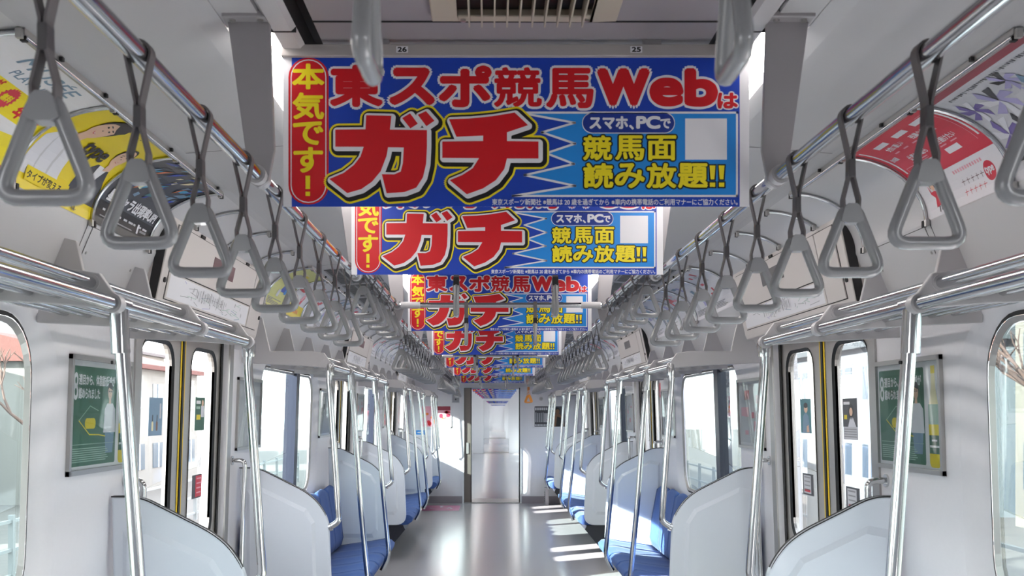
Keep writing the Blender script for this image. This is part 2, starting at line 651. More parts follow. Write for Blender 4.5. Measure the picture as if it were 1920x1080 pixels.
# ------------------------------------------------------------------ sliding doors
dn = 0
def sliding_door(s, c):
    global dn
    dn += 1
    root = bpy.data.objects.new('door_%d' % dn, None)
    root['kind'] = 'structure'
    COL.objects.link(root)
    for q in (-1, 1):
        ya, yb = (c - .66, c - .012) if q < 0 else (c + .012, c + .66)
        wa, wb = (c - .55, c - .125) if q < 0 else (c + .125, c + .55)
        D = .035
        G = rrect(wa, .86, wb, 1.775, .10, 6)
        O = to_rect(G, ya, 0.0, yb, 1.88)
        mb = MB()
        ring_between(mb, s, O, G, D, D, LEAF)
        ring_between(mb, s, O, G, D + .035, D + .035, LEAF)
        ring_between(mb, s, G, G, D, D + .035, LEAF)
        leaf = mb.build('door_leaf', root, 'structure', merge=True)
        G2 = rrect(wa + .016, .876, wb - .016, 1.759, .086, 6)
        mb = MB()
        ring_between(mb, s, G, G2, D - .004, D + .004, BLACK)
        ring_between(mb, s, G, G, D - .004, D + .02, BLACK)
        mb.build('window_gasket', leaf, 'structure')
        mb = MB()
        mb.face([wp(s, u, v, D + .012) for u, v in G2], DGLASS)
        mb.build('window_pane', leaf, 'structure')
        mb = MB()
        a, b = (c - .036, c - .016) if q < 0 else (c + .016, c + .036)
        mb.face([wp(s, a, 0.0, D - .002), wp(s, b, 0.0, D - .002), wp(s, b, 1.86, D - .002), wp(s, a, 1.86, D - .002)], YEL)
        mb.build('yellow_strip', leaf, 'structure')
    mb = MB()
    V = [wp(s, y, z, d) for d in (D - .006, D + .03) for y in (c - .012, c + .012) for z in (0, 1.87)]
    mb.mesh(V, [(0, 1, 3, 2), (0, 4, 5, 1), (2, 3, 7, 6)], BLACK)
    mb.build('seam_rubber', root, 'structure')
    mb = MB()
    for y0, y1 in ((c - .655, c - .615), (c + .615, c + .655)):
        mb.face([wp(s, y0, 0, D - .008), wp(s, y1, 0, D - .008), wp(s, y1, 1.86, D - .008), wp(s, y0, 1.86, D - .008)], BLACK)
    mb.build('jamb_rubber', root, 'structure')
    mb = MB()
    for y0, y1 in ((c - .72, c - .65), (c + .65, c + .72)):
        V = [wp(s, y, z, d) for d in (-.008, .0) for y in (y0, y1) for z in (0, 1.85)]
        mb.mesh(V, [(0, 1, 3, 2), (0, 4, 5, 1), (2, 3, 7, 6), (4, 6, 7, 5)], BRUSH)
    mb.build('door_trim', root, 'structure')
for s, sn in SIDES:
    for c in DOORS:
        sliding_door(s, c)

# stickers on the door panes: art in (u, v) metres
def wall_map(s, yc, zc, d):
    def f(u, v, l):
        return wp(s, yc + (u if s < 0 else -u), zc + v, d - l)
    return f
def sticker(s, yc, zc, wd, ht, paint, label, d=.045, name='window_sticker', cat='sticker', group=None):
    a = Art()
    paint(a, wd / 2, ht / 2)
    o = a.build(name, wall_map(s, yc, zc, d))
    return tag(o, label, cat, group)
def st_blue(a, w, h):
    a.rect(0, 'bluegrey', -w, -h, w, h)
    a.rect(1, 'lgrey', w * .55, -h * .1, w * .8, h * .7)
    for x, c in ((-.45, 'cream'), (.2, 'brown')):
        a.rr(1, c, w * (x - .13), -h * .75, w * (x + .13), -h * .25, w * .08)
        a.rr(1, 'black', w * (x - .06), -h * .3, w * (x + .06), h * .1, w * .04)
def st_green(a, w, h):
    a.rect(0, 'dgreen', -w, -h, w, h)
    a.rect(1, 'lemon', -w * .7, -h * .35, w * .1, -h * .05)
    a.rect(1, 'shirt', w * .2, -h * .2, w * .8, h * .5)
    a.disc(1, 'skin', w * .5, h * .65, w * .2)
    a.rect(1, 'white', -w * .8, h * .6, w * .1, h * .8)
    a.rect(1, 'pale', -w * .8, h * .3, 0, h * .45)
def st_red(a, w, h):
    a.rect(0, 'dgrey', -w, -h, w, h)
    a.rect(1, 'crimson', -w * .3, -h * .9, w * .95, h * .9)
    for k in range(4):
        a.rect(2, 'pinkp', -w * .1, h * (.6 - .4 * k), w * .8, h * (.72 - .4 * k))
def st_man(a, w, h):
    a.rect(0, 'teal', -w, -h, w, h)
    a.poly(1, 'bluegrey', [(-w * .7, -h), (-w * .5, 0), (0, h * .25), (w * .5, 0), (w * .8, -h)])
    a.disc(1, 'skin', w * .05, h * .42, w * .33, h * .24)
    a.disc(2, 'hair', w * .05, h * .62, w * .38, h * .16)
    a.poly(2, 'skin', [(w * .1, -h * .95), (w * .6, -h * .95), (w * .5, -h * .5), (w * .15, -h * .6)])
def st_dark(a, w, h):
    a.rect(0, 'lgrey', -w, -h, w, h)
    a.rect(1, 'dgrey', -w, -h * .38, w, h)
    a.disc(2, 'hair', w * .15, h * .35, w * .38, h * .38)
    a.disc(3, 'skin', w * .15, h * .35, w * .22, h * .2)
    a.poly(2, 'shirt', [(-w * .3, -h * .38), (0, h * .08), (w * .4, h * .08), (w * .8, -h * .38)])
    a.rect(3, 'lemon', -w * .8, -h * .02, -w * .4, h * .2)
    a.rect(3, 'white', -w * .85, h * .7, 0, h * .84)
    for k in range(4):
        a.rect(2, 'grey', -w * .85, -h * (.52 + .12 * k), w * .85, -h * (.47 + .12 * k))
def st_notice(a, w, h):
    a.rect(0, 'dgrey', -w, -h, w, h)
    a.rect(1, 'lgrey', -w * .8, -h * .85, w * .55, h * .85)
    for k in range(4):
        a.rect(2, 'grey', -w * .65, h * (.6 - .38 * k), w * .4, h * (.72 - .38 * k))
    a.rect(2, 'crimson', -w * .65, -h * .7, w * .4, -h * .45)
sticker(-1, 4.19, 1.46, .17, .155, st_blue, 'pale blue advert sticker with small bottles on the left door pane', group='advert stickers on the door panes')
sticker(-1, 4.83, 1.47, .16, .155, st_green, 'green advert sticker on the farther pane of the left door', group='advert stickers on the door panes')
sticker(-1, 4.82, 1.13, .16, .11, st_red, 'small red notice low on the left door pane', group='notices on the door panes')
sticker(1, 4.80, 1.46, .16, .16, st_man, 'teal advert sticker of a bowed person on the right door', group='advert stickers on the door panes')
sticker(1, 4.21, 1.45, .17, .17, st_dark, 'dark advert sticker of a woman above pale text on right door', group='advert stickers on the door panes')
sticker(1, 4.80, 1.14, .16, .10, st_notice, 'grey notice low on the farther pane of the right door', group='notices on the door panes')
sticker(1, 4.21, 1.12, .16, .10, st_notice, 'grey notice low on the pane behind the grab bar at right', group='notices on the door panes')

# grab bars beside the doors
def grab_bar(s, y, label):
    mb = MB()
    x = lambda z, d: s * (WX(z) + d)
    t = thing('grab_bar', label, 'grab bar', (0, y, 0), 'steel grab bars beside the doors')
    path = bend([(x(1.23, 0), 0, 1.23), (x(1.23, -.07), 0, 1.23), (x(.62, -.07), 0, .62), (x(.62, 0), 0, .62)], .03)
    mb.tube(path, .012, CHROME, 10)
    mb.build('bar', t)
    for z in (1.23, .62):
        mb = MB()
        mb.tube([(x(z, 0), 0, z), (x(z, -.008), 0, z)], .024, CHROME, 14)
        mb.build('mount', t)
for s, sn in SIDES:
    for i, c in enumerate(DOORS[1:]):
        for q, w_ in ((-1, 'near'), (1, 'far')):
            grab_bar(s, c + q * .775, 'polished grab bar at the %s side of the %s %s door' % (w_, ORD[i], sn))

# ------------------------------------------------------------------ seats, dividers, poles, racks
def divider(s, y, label, inner):
    t = thing('seat_divider', label, 'seat divider', (0, y, 0), 'pale seat end dividers')
    P = [(1.372, 1.186), (1.29, 1.186)]
    out = [Vector((1.374, 1.186)), Vector((1.275, 1.186)), Vector((.985, 1.04)), Vector((.905, .92)), Vector((.885, .40)), Vector((.95, .35)), Vector((1.36, .35))]
    R = [0, .05, .09, .06, .07, .05, 0]
    pts = []
    n = len(out)
    for i, p in enumerate(out):
        if R[i] == 0:
            pts.append((p.x, p.y))
            continue
        a, b = out[i - 1], out[(i + 1) % n]
        d1, d2 = (a - p), (b - p)
        k1, k2 = min(R[i], d1.length * .48), min(R[i], d2.length * .48)
        q0, q1 = p + d1.normalized() * k1, p + d2.normalized() * k2
        for j in range(7):
            u = j / 6
            w_ = q0 * (1 - u) ** 2 + p * 2 * u * (1 - u) + q1 * u * u
            pts.append((w_.x, w_.y))
    pts = [(s * x, z) for x, z in pts]
    mb = MB()
    mb.prism(pts, -.02, .02, DIVID)
    o = mb.build('panel', t, bevel=.009)
    # raised inset field on both faces
    cx = s * 1.15
    cz = .80
    for q in (-1, 1):
        I = [(s * 1.335, 1.07), (s * 1.26, 1.085), (s * 1.02, .97), (s * .975, .90), (s * .965, .50), (s * 1.0, .45), (s * 1.335, .45)]
        J = [(x + (cx - x) * .10, z + (cz - z) * .10) for x, z in I]
        mb = MB()
        m = len(I)
        for i in range(m):
            j = (i + 1) % m
            mb.face([(I[i][0], q * .0195, I[i][1]), (I[j][0], q * .0195, I[j][1]), (J[j][0], q * .031, J[j][1]), (J[i][0], q * .031, J[i][1])], DIVID)
        mb.face([(x, q * .031, z) for x, z in J], DIVID)
        mb.build('inset_field', t, merge=True, bevel=.006)
    mb = MB()
    top = [p for p in pts if p[1] > .93]
    for (a, b), (c_, d) in zip(top, top[1:]):
        mb.face([(a, -.008, b + .0015), (c_, -.008, d + .0015), (c_, .008, d + .0015), (a, .008, b + .0015)], BLACK)
        mb.face([(a, -.0215, b + .001), (c_, -.0215, d + .001), (c_, -.0215, d - .004), (a, -.0215, b - .004)], BLACK)
    mb.build('edge_seal', t)
    return t

RX, RZ = .90, 1.722
def end_pole(s, y, label):
    t = thing('corner_pole', label, 'handrail pole', (0, y, 0), 'bent poles at the seat ends')
    path = bend([(s * RX, 0, RZ), (s * (RX + .004), 0, RZ - .07), (s * .852, 0, .90), (s * .904, 0, .868)], .06, 6)
    mb = MB()
    mb.tube(path, .0165, CHROME, 12)
    mb.build('pole', t)
    mb = MB()
    mb.tube([(s * RX, 0, RZ - .05), (s * RX, 0, RZ - .012), (s * RX, 0, RZ + .012)], [.022, .024, .019], CHROME, 14)
    mb.build('elbow', t)
    mb = MB()
    mb.tube([(s * .892, 0, .873), (s * .904, 0, .868)], .022, CHROME, 12)
    mb.build('foot_socket', t)

def mid_pole(s, y, label):
    t = thing('stanchion_pole', label, 'handrail pole', (0, y, 0), 'poles standing at the seat fronts')
    path = bend([(s * RX, 0, RZ), (s * .845, 0, .94), (s * .795, 0, .42), (s * .85, 0, .312)], .10, 6)
    mb = MB()
    mb.tube(path, .0165, CHROME, 12)
    mb.build('pole', t)
    mb = MB()
    mb.tube([(s * (RX - .004), 0, RZ - .11), (s * RX, 0, RZ - .01)], .021, CHROME, 14)
    mb.tube([(s * RX, -.035, RZ), (s * RX, .035, RZ)], .0205, CHROME, 14)
    mb.build('tee_joint', t)
    mb = MB()
    mb.tube([(s * (RX - .006) - .02, 0, RZ - .13), (s * (RX - .006) - .0235, 0, RZ - .13)], .004, SEAM, 8)
    mb.build('set_screw', t)

def rack(s, ya, yb, arms, label):
    t = thing('luggage_rack', label, 'luggage rack', (0, 0, 0), 'tubular luggage racks above the seats')
    mb = MB()
    mb.tube([(s * RX, ya, RZ), (s * RX, yb, RZ)], .0155, CHROME, 14)
    mb.build('front_rail', t)
    mb = MB()
    mb.tube([(s * .948, ya + .03, 1.768), (s * .948, yb - .03, 1.768)], .0125, CHROME, 12)
    mb.build('upper_rail', t)
    for k in range(5):
        x = 1.02 + .066 * k
        mb = MB()
        mb.tube([(s * x, ya + .02, 1.743 + .006 * k), (s * x, yb - .02, 1.743 + .006 * k)], .0105, CHROME, 8)
        mb.build('shelf_tube', t)
    for y in arms:
        end = abs(y - ya) < .1 or abs(y - yb) < .1
        mb = MB()
        P = [(.885, 1.735), (.90, 1.748), (.93, 1.79), (1.00, 1.80), (1.215, 1.80), (1.255, 1.975), (1.298, 1.985), (1.37, 1.80), (1.37, 1.738), (1.25, 1.732), (1.05, 1.722), (.93, 1.712), (.89, 1.708)]
        mb.prism([(s * a, b) for a, b in P], y - .009, y + .009, LGREY)
        a = mb.build('rack_arm', t, bevel=.003)
        mb = MB()
        mb.tube([(s * RX, y - .016, RZ), (s * RX, y + .016, RZ)], .022, LGREY, 16)
        mb.tube([(s * .948, y - .012, 1.768), (s * .948, y + .012, 1.768)], .019, LGREY, 16)
        mb.build('collar', a)

def bench(s, ya, yb, n, label):
    t = thing('long_bench', label, 'bench seat', (0, 0, 0), 'blue long benches along the walls')
    w_ = (yb - ya) / n
    mb = MB()
    mb.prism([(s * x, z) for x, z in ((1.36, .10), (1.36, .36), (.92, .34), (.90, .30), (1.05, .12))], ya, yb, BLUED)
    mb.build('seat_base', t)
    for k in range(n):
        a, b = ya + k * w_ + .004, ya + (k + 1) * w_ - .004
        for nm, prof in (('cushion', [(1.33, .385), (1.20, .405), (1.02, .43), (.91, .45), (.855, .442), (.826, .415), (.834, .378), (.88, .348), (1.33, .338)]),
                         ('backrest', [(1.26, .40), (1.245, .46), (1.262, .62), (1.295, .80), (1.305, .87), (1.335, .895), (1.362, .875), (1.362, .40)])):
            mb = MB()
            m = 6
            rows = []
            for j in range(m + 1):
                u = j / m
                dip = .016 * math.sin(math.pi * u) ** 1.0
                y = a + (b - a) * u
                row = []
                for i, (x, z) in enumerate(prof):
                    if nm == 'cushion':
                        row.append((s * x, y, z - (dip if i < 5 else 0)))
                    else:
                        row.append((s * (x + (dip if i in (1, 2, 3, 4) else 0)), y, z - (.02 * (1 - math.sin(math.pi * u)) if i in (4, 5, 6) else 0)))
                rows.append(row)
            V = [p for r in rows for p in r]
            L = len(prof)
            Fs = [(j * L + i, j * L + (i + 1) % L, (j + 1) * L + (i + 1) % L, (j + 1) * L + i) for j in range(m) for i in range(L)]
            mb.mesh(V, Fs, BLUE, True)
            mb.mesh(V, [tuple(range(L)), tuple(range(m * L, m * L + L))], BLUE)
            mb.build(nm, t, merge=True)

for s, sn in SIDES:
    for i, c in enumerate(BAYS):
        bay = '%s %s window' % (ORD[i], sn)
        if i:
            divider(s, c - 1.49, 'pale seat divider at the near end of the bench under the ' + bay, 1)
            end_pole(s, c - 1.49, 'bent steel pole at the near divider below the ' + bay)
            mid_pole(s, c - .66, 'slanting steel pole, nearer of two at the bench under the ' + bay)
            mid_pole(s, c + .64, 'slanting steel pole, farther of two at the bench under the ' + bay)
            bench(s, c - 1.45, c + 1.45, 7, 'blue seven-seat bench under the ' + bay)
        else:
            mid_pole(s, 2.33, 'thick slanting steel pole in front of the ' + bay)
        divider(s, c + 1.49, 'pale grey seat divider at the far end below the ' + bay, -1)
        end_pole(s, c + 1.49, 'bent steel pole at the far divider below the ' + bay)
        rack(s, c - 1.49, c + 1.49, [c + o for o in ((-1.49, -.5, .2, .88, 1.47) if i == 0 else (-1.49, -.75, 0, .75, 1.47))], 'polished tube luggage rack above the ' + bay)
    divider(s, 15.04, 'pale grey seat divider before the short end bench on the ' + sn, 1)
    end_pole(s, 15.04, 'bent steel pole at the divider before the end bench on the ' + sn)
    mid_pole(s, 15.55, 'slanting steel pole beside the short end bench on the ' + sn)
    end_pole(s, 16.35, 'bent steel pole close to the end wall on the ' + sn)
    rack(s, 15.02, 16.45, [15.04, 15.7, 16.4], 'short luggage rack by the end wall on the ' + sn)
    bench(s, 15.10, 16.5, 3, 'short blue three-seat bench by the end wall on the ' + sn)

# ------------------------------------------------------------------ strap rails, brackets, crossbars
SX = .535
def rod_z(y):
    return 2.025 if any(abs(y - d) < .83 for d in DOORS[1:]) else 1.965
for s, sn in SIDES:
    t = thing('strap_rail', 'long polished steel strap rail under the %s side of the ceiling' % sn, 'handrail', (0, 0, 0), 'strap rails along the ceiling')
    yy = [-1.6]
    for d in DOORS[1:]:
        yy += [d - .83, d + .83]
    yy.append(16.3)
    for a, b in zip(yy, yy[1:]):
        z = rod_z((a + b) / 2)
        mb = MB()
        mb.tube([(s * SX, a, z), (s * SX, b, z)], .0145, CHROME, 14)
        mb.build('rail_tube', t)

BRACK = [2.12] + [d + q * .83 for d in DOORS[1:] for q in (-1, 1)] + [6.91, 11.73, 16.2]
BRACK.sort()
for s, sn in SIDES:
    for i, y in enumerate(BRACK):
        t = thing('rail_bracket', 'flat grey hanger plate of the %s strap rail, %s from the near end' % (sn, ORD[i]), 'bracket', (0, y, 0), 'hanger plates of the strap rails')
        mb = MB()
        low = 1.985 if abs(rod_z(y + .01) - 1.965) < .001 and abs(rod_z(y - .01) - 1.965) < .001 else 1.99
        P = [(.512, 2.296), (.60, 2.296), (.562, 2.02), (.556, low - .03), (.535, low - .045), (.514, low - .03), (.502, 2.02)]
        mb.prism([(s * a, b) for a, b in P], -.007, .007, GREYM)
        mb.build('plate', t, bevel=.002)
        mb = MB()
        a, b = sorted((s * .508, s * .604))
        mb.box(a, b, -.035, .006, 2.282, 2.296, GREYM)
        fl = mb.build('flange', t, bevel=.003)
        for x in (.528, .584):
            mb = MB()
            mb.tube([(s * x, -.02, 2.284), (s * x, -.02, 2.277)], .006, BRUSH, 10)
            mb.build('screw', fl)
        mb = MB()
        za, zb = rod_z(y - .05), rod_z(y + .05)
        mb.tube([(s * SX, -.03, za), (s * SX, 0, za)], .0195, LGREY, 16)
        mb.tube([(s * SX, 0, zb), (s * SX, .03, zb)], .0195, LGREY, 16)
        mb.build('collar', t)

CROSS = [1.0] + [d + q * .80 for d in DOORS[1:] for q in (-1, 1)]
CZ = 2.03
for i, y in enumerate(CROSS):
    z = CZ if i else 2.016
    t = thing('crossbar', 'steel crossbar between the two strap rails, %s from the near end' % ORD[i], 'handrail', (0, y, 0), 'crossbars between the strap rails')
    mb = MB()
    mb.tube([(-SX + .015, 0, z), (SX - .015, 0, z)], .0135, CHROME, 12)
    mb.build('bar', t)
    for s in (-1, 1):
        mb = MB()
        mb.tube([(s * (SX - .12), 0, z), (s * (SX - .02), 0, z)], .0175, LGREY, 14)
        mb.tube([(s * SX, 0, rod_z(y) - .01), (s * SX, 0, z + .018)], .017, LGREY, 14)
        mb.build('end_socket', t)

# ------------------------------------------------------------------ hanging straps
def ring_mesh(m):
    path = []
    W, H = .0475, .104
    corners = [(-.010, 0), (-W - .004, -H), (W + .004, -H), (.010, 0)]
    rad = [.012, .026, .026, .012]
    P = [Vector((a, b)) for a, b in corners]
    for i in range(4):
        a, b, c = P[i - 1], P[i], P[(i + 1) % 4]
        d1, d2 = a - b, c - b
        k1, k2 = min(rad[i], d1.length * .45), min(rad[i], d2.length * .45)
        q0, q1 = b + d1.normalized() * k1, b + d2.normalized() * k2
        for j in range(7):
            u = j / 6
            v = q0 * (1 - u) ** 2 + b * 2 * u * (1 - u) + q1 * u * u
            path.append((v.x, 0, v.y))
    mb = MB()
    mb.tube(path, .0092, m, 12, closed=True)
    mb.prism([(-.0185, -.020), (-.013, .002), (-.007, .008), (.007, .008), (.013, .002), (.0185, -.020), (.010, -.024), (-.010, -.024)], -.0125, .0125, m)
    me = mb.build('ring', merge=False)
    return me
def ribbon(mb, pts, wd, th, m):
    P = [Vector((a, b)) for a, b in pts]
    V = []
    for i, p in enumerate(P):
        t = (P[min(i + 1, len(P) - 1)] - P[max(i - 1, 0)]).normalized()
        n = Vector((-t.y, t.x)) * th / 2
        for q in (p + n, p - n):
            V += [(q.x, -wd / 2, q.y), (q.x, wd / 2, q.y)]
    Fs = []
    for i in range(len(P) - 1):
        a, b = i * 4, i * 4 + 4
        Fs += [(a, a + 1, b + 1, b), (a + 2, b + 2, b + 3, a + 3), (a, b, b + 2, a + 2), (a + 1, a + 3, b + 3, b + 1)]
    mb.mesh(V, Fs, m, False)

def strap_proto(lb, mbelt, mring, msleeve, low=False):
    """a strap hung over a rail at the origin; the ring's top is lb below"""
    t = thing('hanging_strap', 'strap', 'hanging strap', (0, 0, 0))
    mb = MB()
    top = [(.0175 * math.cos(math.radians(a)), .0175 * math.sin(math.radians(a))) for a in range(-20, 201, 20)]
    zc, zd = -lb * .45, -lb * .68
    pts = [(.012, -lb - .006), (.013, -lb + .012), (.004, zd), (.0032, zc)] + top + [(-.0032, zc), (-.004, zd), (-.013, -lb + .012), (-.012, -lb - .006)]
    ribbon(mb, pts, .019, .0034, mbelt)
    mb.build('belt', t)
    mb = MB()
    if low:
        zd, zc = -lb - .004, -lb + .030
    mb.box(-.0056 - .010 * low, .0056 + .010 * low, -.0105, .0105, zd, zc - .004, msleeve)
    mb.build('sleeve', t, bevel=.002)
    r = ring_mesh(mring)
    r.parent = t
    r.location = (0, 0, -lb - .004)
    return t
LONG, SHORT, CROSSL, PRIO = .148, .074, .092, .235
protos = {}
def hang(kind, loc, rz, label, group):
    args = dict(long=(LONG, BELT, RING, SLEEVE), short=(SHORT, BELT, RING, SLEEVE), cross=(CROSSL, BELT, RING, BLACK, True), prio=(PRIO, OBELT, ORING, OBELT))[kind]
    if kind not in protos:
        t = strap_proto(*args)
        protos[kind] = t
        t.location = loc
        t.rotation_euler = (0, 0, rz)
        t['label'] = label
        t['group'] = group
        return t
    return dup(protos[kind], loc, label, group, rz)

def ordinal(n):
    return ORD[n] if n < 12 else '%d%s' % (n + 1, 'th' if (n + 1) % 100 in (11, 12, 13) else {1: 'st', 2: 'nd', 3: 'rd'}.get((n + 1) % 10, 'th'))
ys = [(1.10 + .295 * k, 'long') for k in range(9)]
for d in DOORS[1:]:
    ys += [(d - .62 + .295 * k, 'short') for k in range(5)]
for d in DOORS[1:3]:
    ys += [(d + 1.06 + .295 * k, 'long') for k in range(10)]
ys += [(15.2, 'prio'), (15.5, 'prio'), (15.8, 'prio')]
ys.sort()
for s, sn in SIDES:
    for k, (y, kd) in enumerate(ys):
        kk = 'long' if kd == 'prio' and s < 0 else kd
        word = {'long': 'grey triangular strap', 'short': 'grey short-belted strap by a door', 'prio': 'orange strap by the end wall'}[kk]
        hang(kk, (s * SX, y, rod_z(y)), random.uniform(-.05, .05), '%s on the %s rail, %s from the near end' % (word, sn, ordinal(k)),
             {'long': 'grey straps on the %s rail' % sn, 'short': 'short straps by the doors on the %s rail' % sn, 'prio': 'orange straps by the end wall'}[kk])
for i, y in enumerate(CROSS):
    for s, sn in SIDES:
        hang('cross', (s * .178, y, CZ if i else 2.016), math.pi / 2 + random.uniform(-.06, .06),
             'grey strap seen edge-on, the %s one on the %s crossbar' % (sn, ORD[i]), 'straps hanging from the crossbars')

# ------------------------------------------------------------------ the hanging posters
PW, PH = 1.03, .3295
def px(p):
    return ((p[0] - 538) / 872.0 * PW - PW / 2, (391 - p[1]) / 279.0 * PH)
def zz(p):                      # points read off an enlarged view
    return (p[0] / 3.6 + 540, p[1] / 3.6 + 100)
def hanging_art():
    a = Art(px)
    a.rect(0, 'white', 538, 391, 1410, 112)
    a.rect(1, 'blue', 554, 391, 1392, 112)
    # light panel with its jagged edge
    zig = [(985, 216), (1083, 234), (1022, 252), (1084, 273), (1030, 291), (1082, 311), (990, 332), (1084, 352), (968, 371)]
    a.poly(2, 'sky', zig + [(1387, 371), (1387, 215)])
    a.line(3, 'white', zig, 4)
    a.line(3, 'white', [(985, 215), (1387, 215), (1387, 371), (968, 371)], 4)
    # red capsule
    a.rr(2, 'red', 548, 112.5, 623, 387, 36)
    a.rr(3, 'white', 552, 115.5, 619, 384, 33)
    a.rr(4, 'red', 554, 117.5, 617, 382, 31)
    for ch, y0, y1, w_ in (('本', 125, 170, 58), ('気', 179, 226, 56), ('で', 233, 274, 54), ('す', 281, 326, 52)):
        a.text(5, 'yellow', ch, 585 - w_ / 2, y1, 585 + w_ / 2, y0, bold=1.9)
    a.rect(5, 'yellow', 580, 358, 588.5, 333)
    a.rect(5, 'yellow', 580, 371, 588.5, 363)
    # title
    for ch, x0, x1, y0, y1, b in (('東', 628, 722, 129, 201, 3.6), ('ス', 740, 818, 135, 197, 4.8), ('ポ', 832, 924, 131, 201, 4.2), ('競', 934, 1020, 132, 203, 2.2),
                                  ('馬', 1032, 1116, 134, 204, 2.8)):
        a.text(2, 'red', ch, x0, y1, x1, y0, bold=b, outs=((b + 4.6, 'white'),), nb=8)
    for ch, x0, x1, y0, y1, b in (('W', 1131, 1218, 138, 197, 6.4), ('e', 1228, 1282, 154, 199, 4.9), ('b', 1294, 1346, 137, 199, 5.4)):
        a.text(2, 'red', ch, x0, y1, x1, y0, bold=b, outs=((b + 4.6, 'white'),), nb=10)
    a.text(2, 'red', 'は', 1352, 206, 1387, 179, bold=1.8, outs=((4.2, 'white'),))
    # the two big characters
    ga = [(553, 433), (722, 437), (716, 498), (712, 530), (962, 533), (962, 640), (956, 760), (935, 850), (890, 920), (810, 950), (690, 958), (658, 830), (740, 832),
          (785, 812), (800, 755), (806, 650), (700, 648), (690, 705), (650, 810), (592, 880), (520, 930), (425, 957), (305, 862), (400, 822), (470, 768), (515, 710),
          (536, 645), (345, 645), (345, 530), (548, 528)]
    d1 = [(795, 452), (848, 420), (900, 490), (850, 522)]
    d2 = [(900, 430), (955, 405), (1012, 470), (958, 507)]
    chi = [(1110, 460), (1250, 455), (1400, 440), (1552, 415), (1642, 500), (1500, 548), (1500, 607), (1712, 610), (1712, 724), (1500, 724), (1482, 795), (1425, 870),
           (1340, 925), (1230, 965), (1115, 870), (1200, 835), (1270, 790), (1312, 722), (1065, 720), (1065, 610), (1340, 607), (1340, 570), (1160, 578)]
    for poly in (ga, d1, d2, chi):
        V = [zz(p) for p in poly]
        Fs = [tuple(range(len(V)))]
        a.stamp(8, 'red', V, Fs, 0)
        a.stamp(7, 'white', V, Fs, 6.2, 20, 2.0, 2.0)
        a.stamp(6, 'black', V, Fs, 12.0, 24, 4.2, 4.2)
        a.stamp(5, 'yellow', V, Fs, 15.8, 28, 4.2, 4.2)
    # right-hand copy
    a.rr(3, 'white', 1097, 215, 1271, 254, 19)
    a.rr(4, 'navy', 1098.5, 216.5, 1269.5, 252.5, 18)
    a.text(5, 'white', 'スマホ', 1112, 245, 1182, 223, bold=1.4)
    a.text(5, 'white', '、', 1186, 246, 1193, 239, bold=1.2)
    a.text(5, 'white', 'PC', 1200, 244, 1242, 223, bold=1.8)
    a.text(5, 'white', 'で', 1244, 244, 1262, 227, bold=1.0)
    for i, ch in enumerate('競馬面'):
        a.text(4, 'yellow', ch, 1100 + 60 * i, 303, 1100 + 60 * i + 52, 259, bold=1.6, outs=((4.4, 'black'),))
    for i, ch in enumerate('読み放題'):
        a.text(4, 'yellow', ch, 1101 + 59 * i, 355, 1101 + 59 * i + 53, 311, bold=1.9, outs=((4.6, 'black'),))
    for x in (1341, 1358):
        for lay, c, g in ((4, 'black', 2.6), (5, 'yellow', 0)):
            a.poly(lay, c, [(x - 5.5 - g, 314 - g), (x + 5.5 + g, 314 - g), (x + 3.5 + g, 340 + g), (x - 3.5 - g, 340 + g)])
            a.rect(lay, c, x - 5 - g, 354 + g, x + 5 + g, 346 - g)
    a.rect(3, 'white', 1290, 303, 1368, 226)
    a.text(3, 'white', '東京スポーツ新聞社 ※競馬は 20 歳を過ぎてから ※車内の携帯電話のご利用マナーにご協力ください。', 929, 388, 1388, 376.5, bold=.25, nb=4)
    return a
HP_Y = [2.27, 3.395, 5.76, 8.16, 10.52, 12.93, 16.15]
art = hanging_art()
first = None
for i, y in enumerate(HP_Y):
    lab = ['blue horse-racing advert with red katakana hanging nearest the camera', 'blue and red advert hanging just behind the largest one', 'third blue advert with red title, crossed by a steel bar',
           'fourth blue advert down the aisle, title hidden', 'fifth blue advert strip down the aisle', 'sixth blue advert strip down the aisle', 'smallest blue advert strip, hung above the end doorway'][i]
    h = thing('poster_holder', 'grey ceiling clip bar holding the %s hanging advert' % ORD[i], 'clip bar', (0, y, 2.262), 'clip bars of the hanging adverts')
    mb = MB()
    mb.box(-.518, .518, -.014, .014, 0, .026, mat('holder_metal', (176, 170, 168), .4))
    mb.build('clip_bar', h, bevel=.002)
    for x in (-.3, .3):
        mb = MB()
        mb.box(x - .02, x + .02, -.008, .008, .024, .04, GREYM)
        mb.build('ceiling_foot', h)
    if i == 0:
        for t_, x in (('26', 754), ('25', 1193)):
            n_ = Art()
            X = (x - 917) * 2.256 / F - .06
            n_.rect(0, 'white', X - .013, .007, X + .013, .021)
            n_.text(1, 'black', t_, X - .0095, .009, X + .0095, .019, bold=.0007)
            n_.build('number_plate', lambda u, v, l: (u, -.0142 - l, v), h)
    if first is None:
        first = art.build('hanging_poster', lambda u, v, l: (u, -.001 - l, v))
        first.location = (0, y, 1.933)
        # a little more than the printed strip is clamped inside the bar
        tag(first, lab, 'hanging advert', 'blue adverts hanging along the aisle')
    else:
        c = first.copy()
        COL.objects.link(c)
        c.location = (0, y, 1.933)
        c['label'] = lab

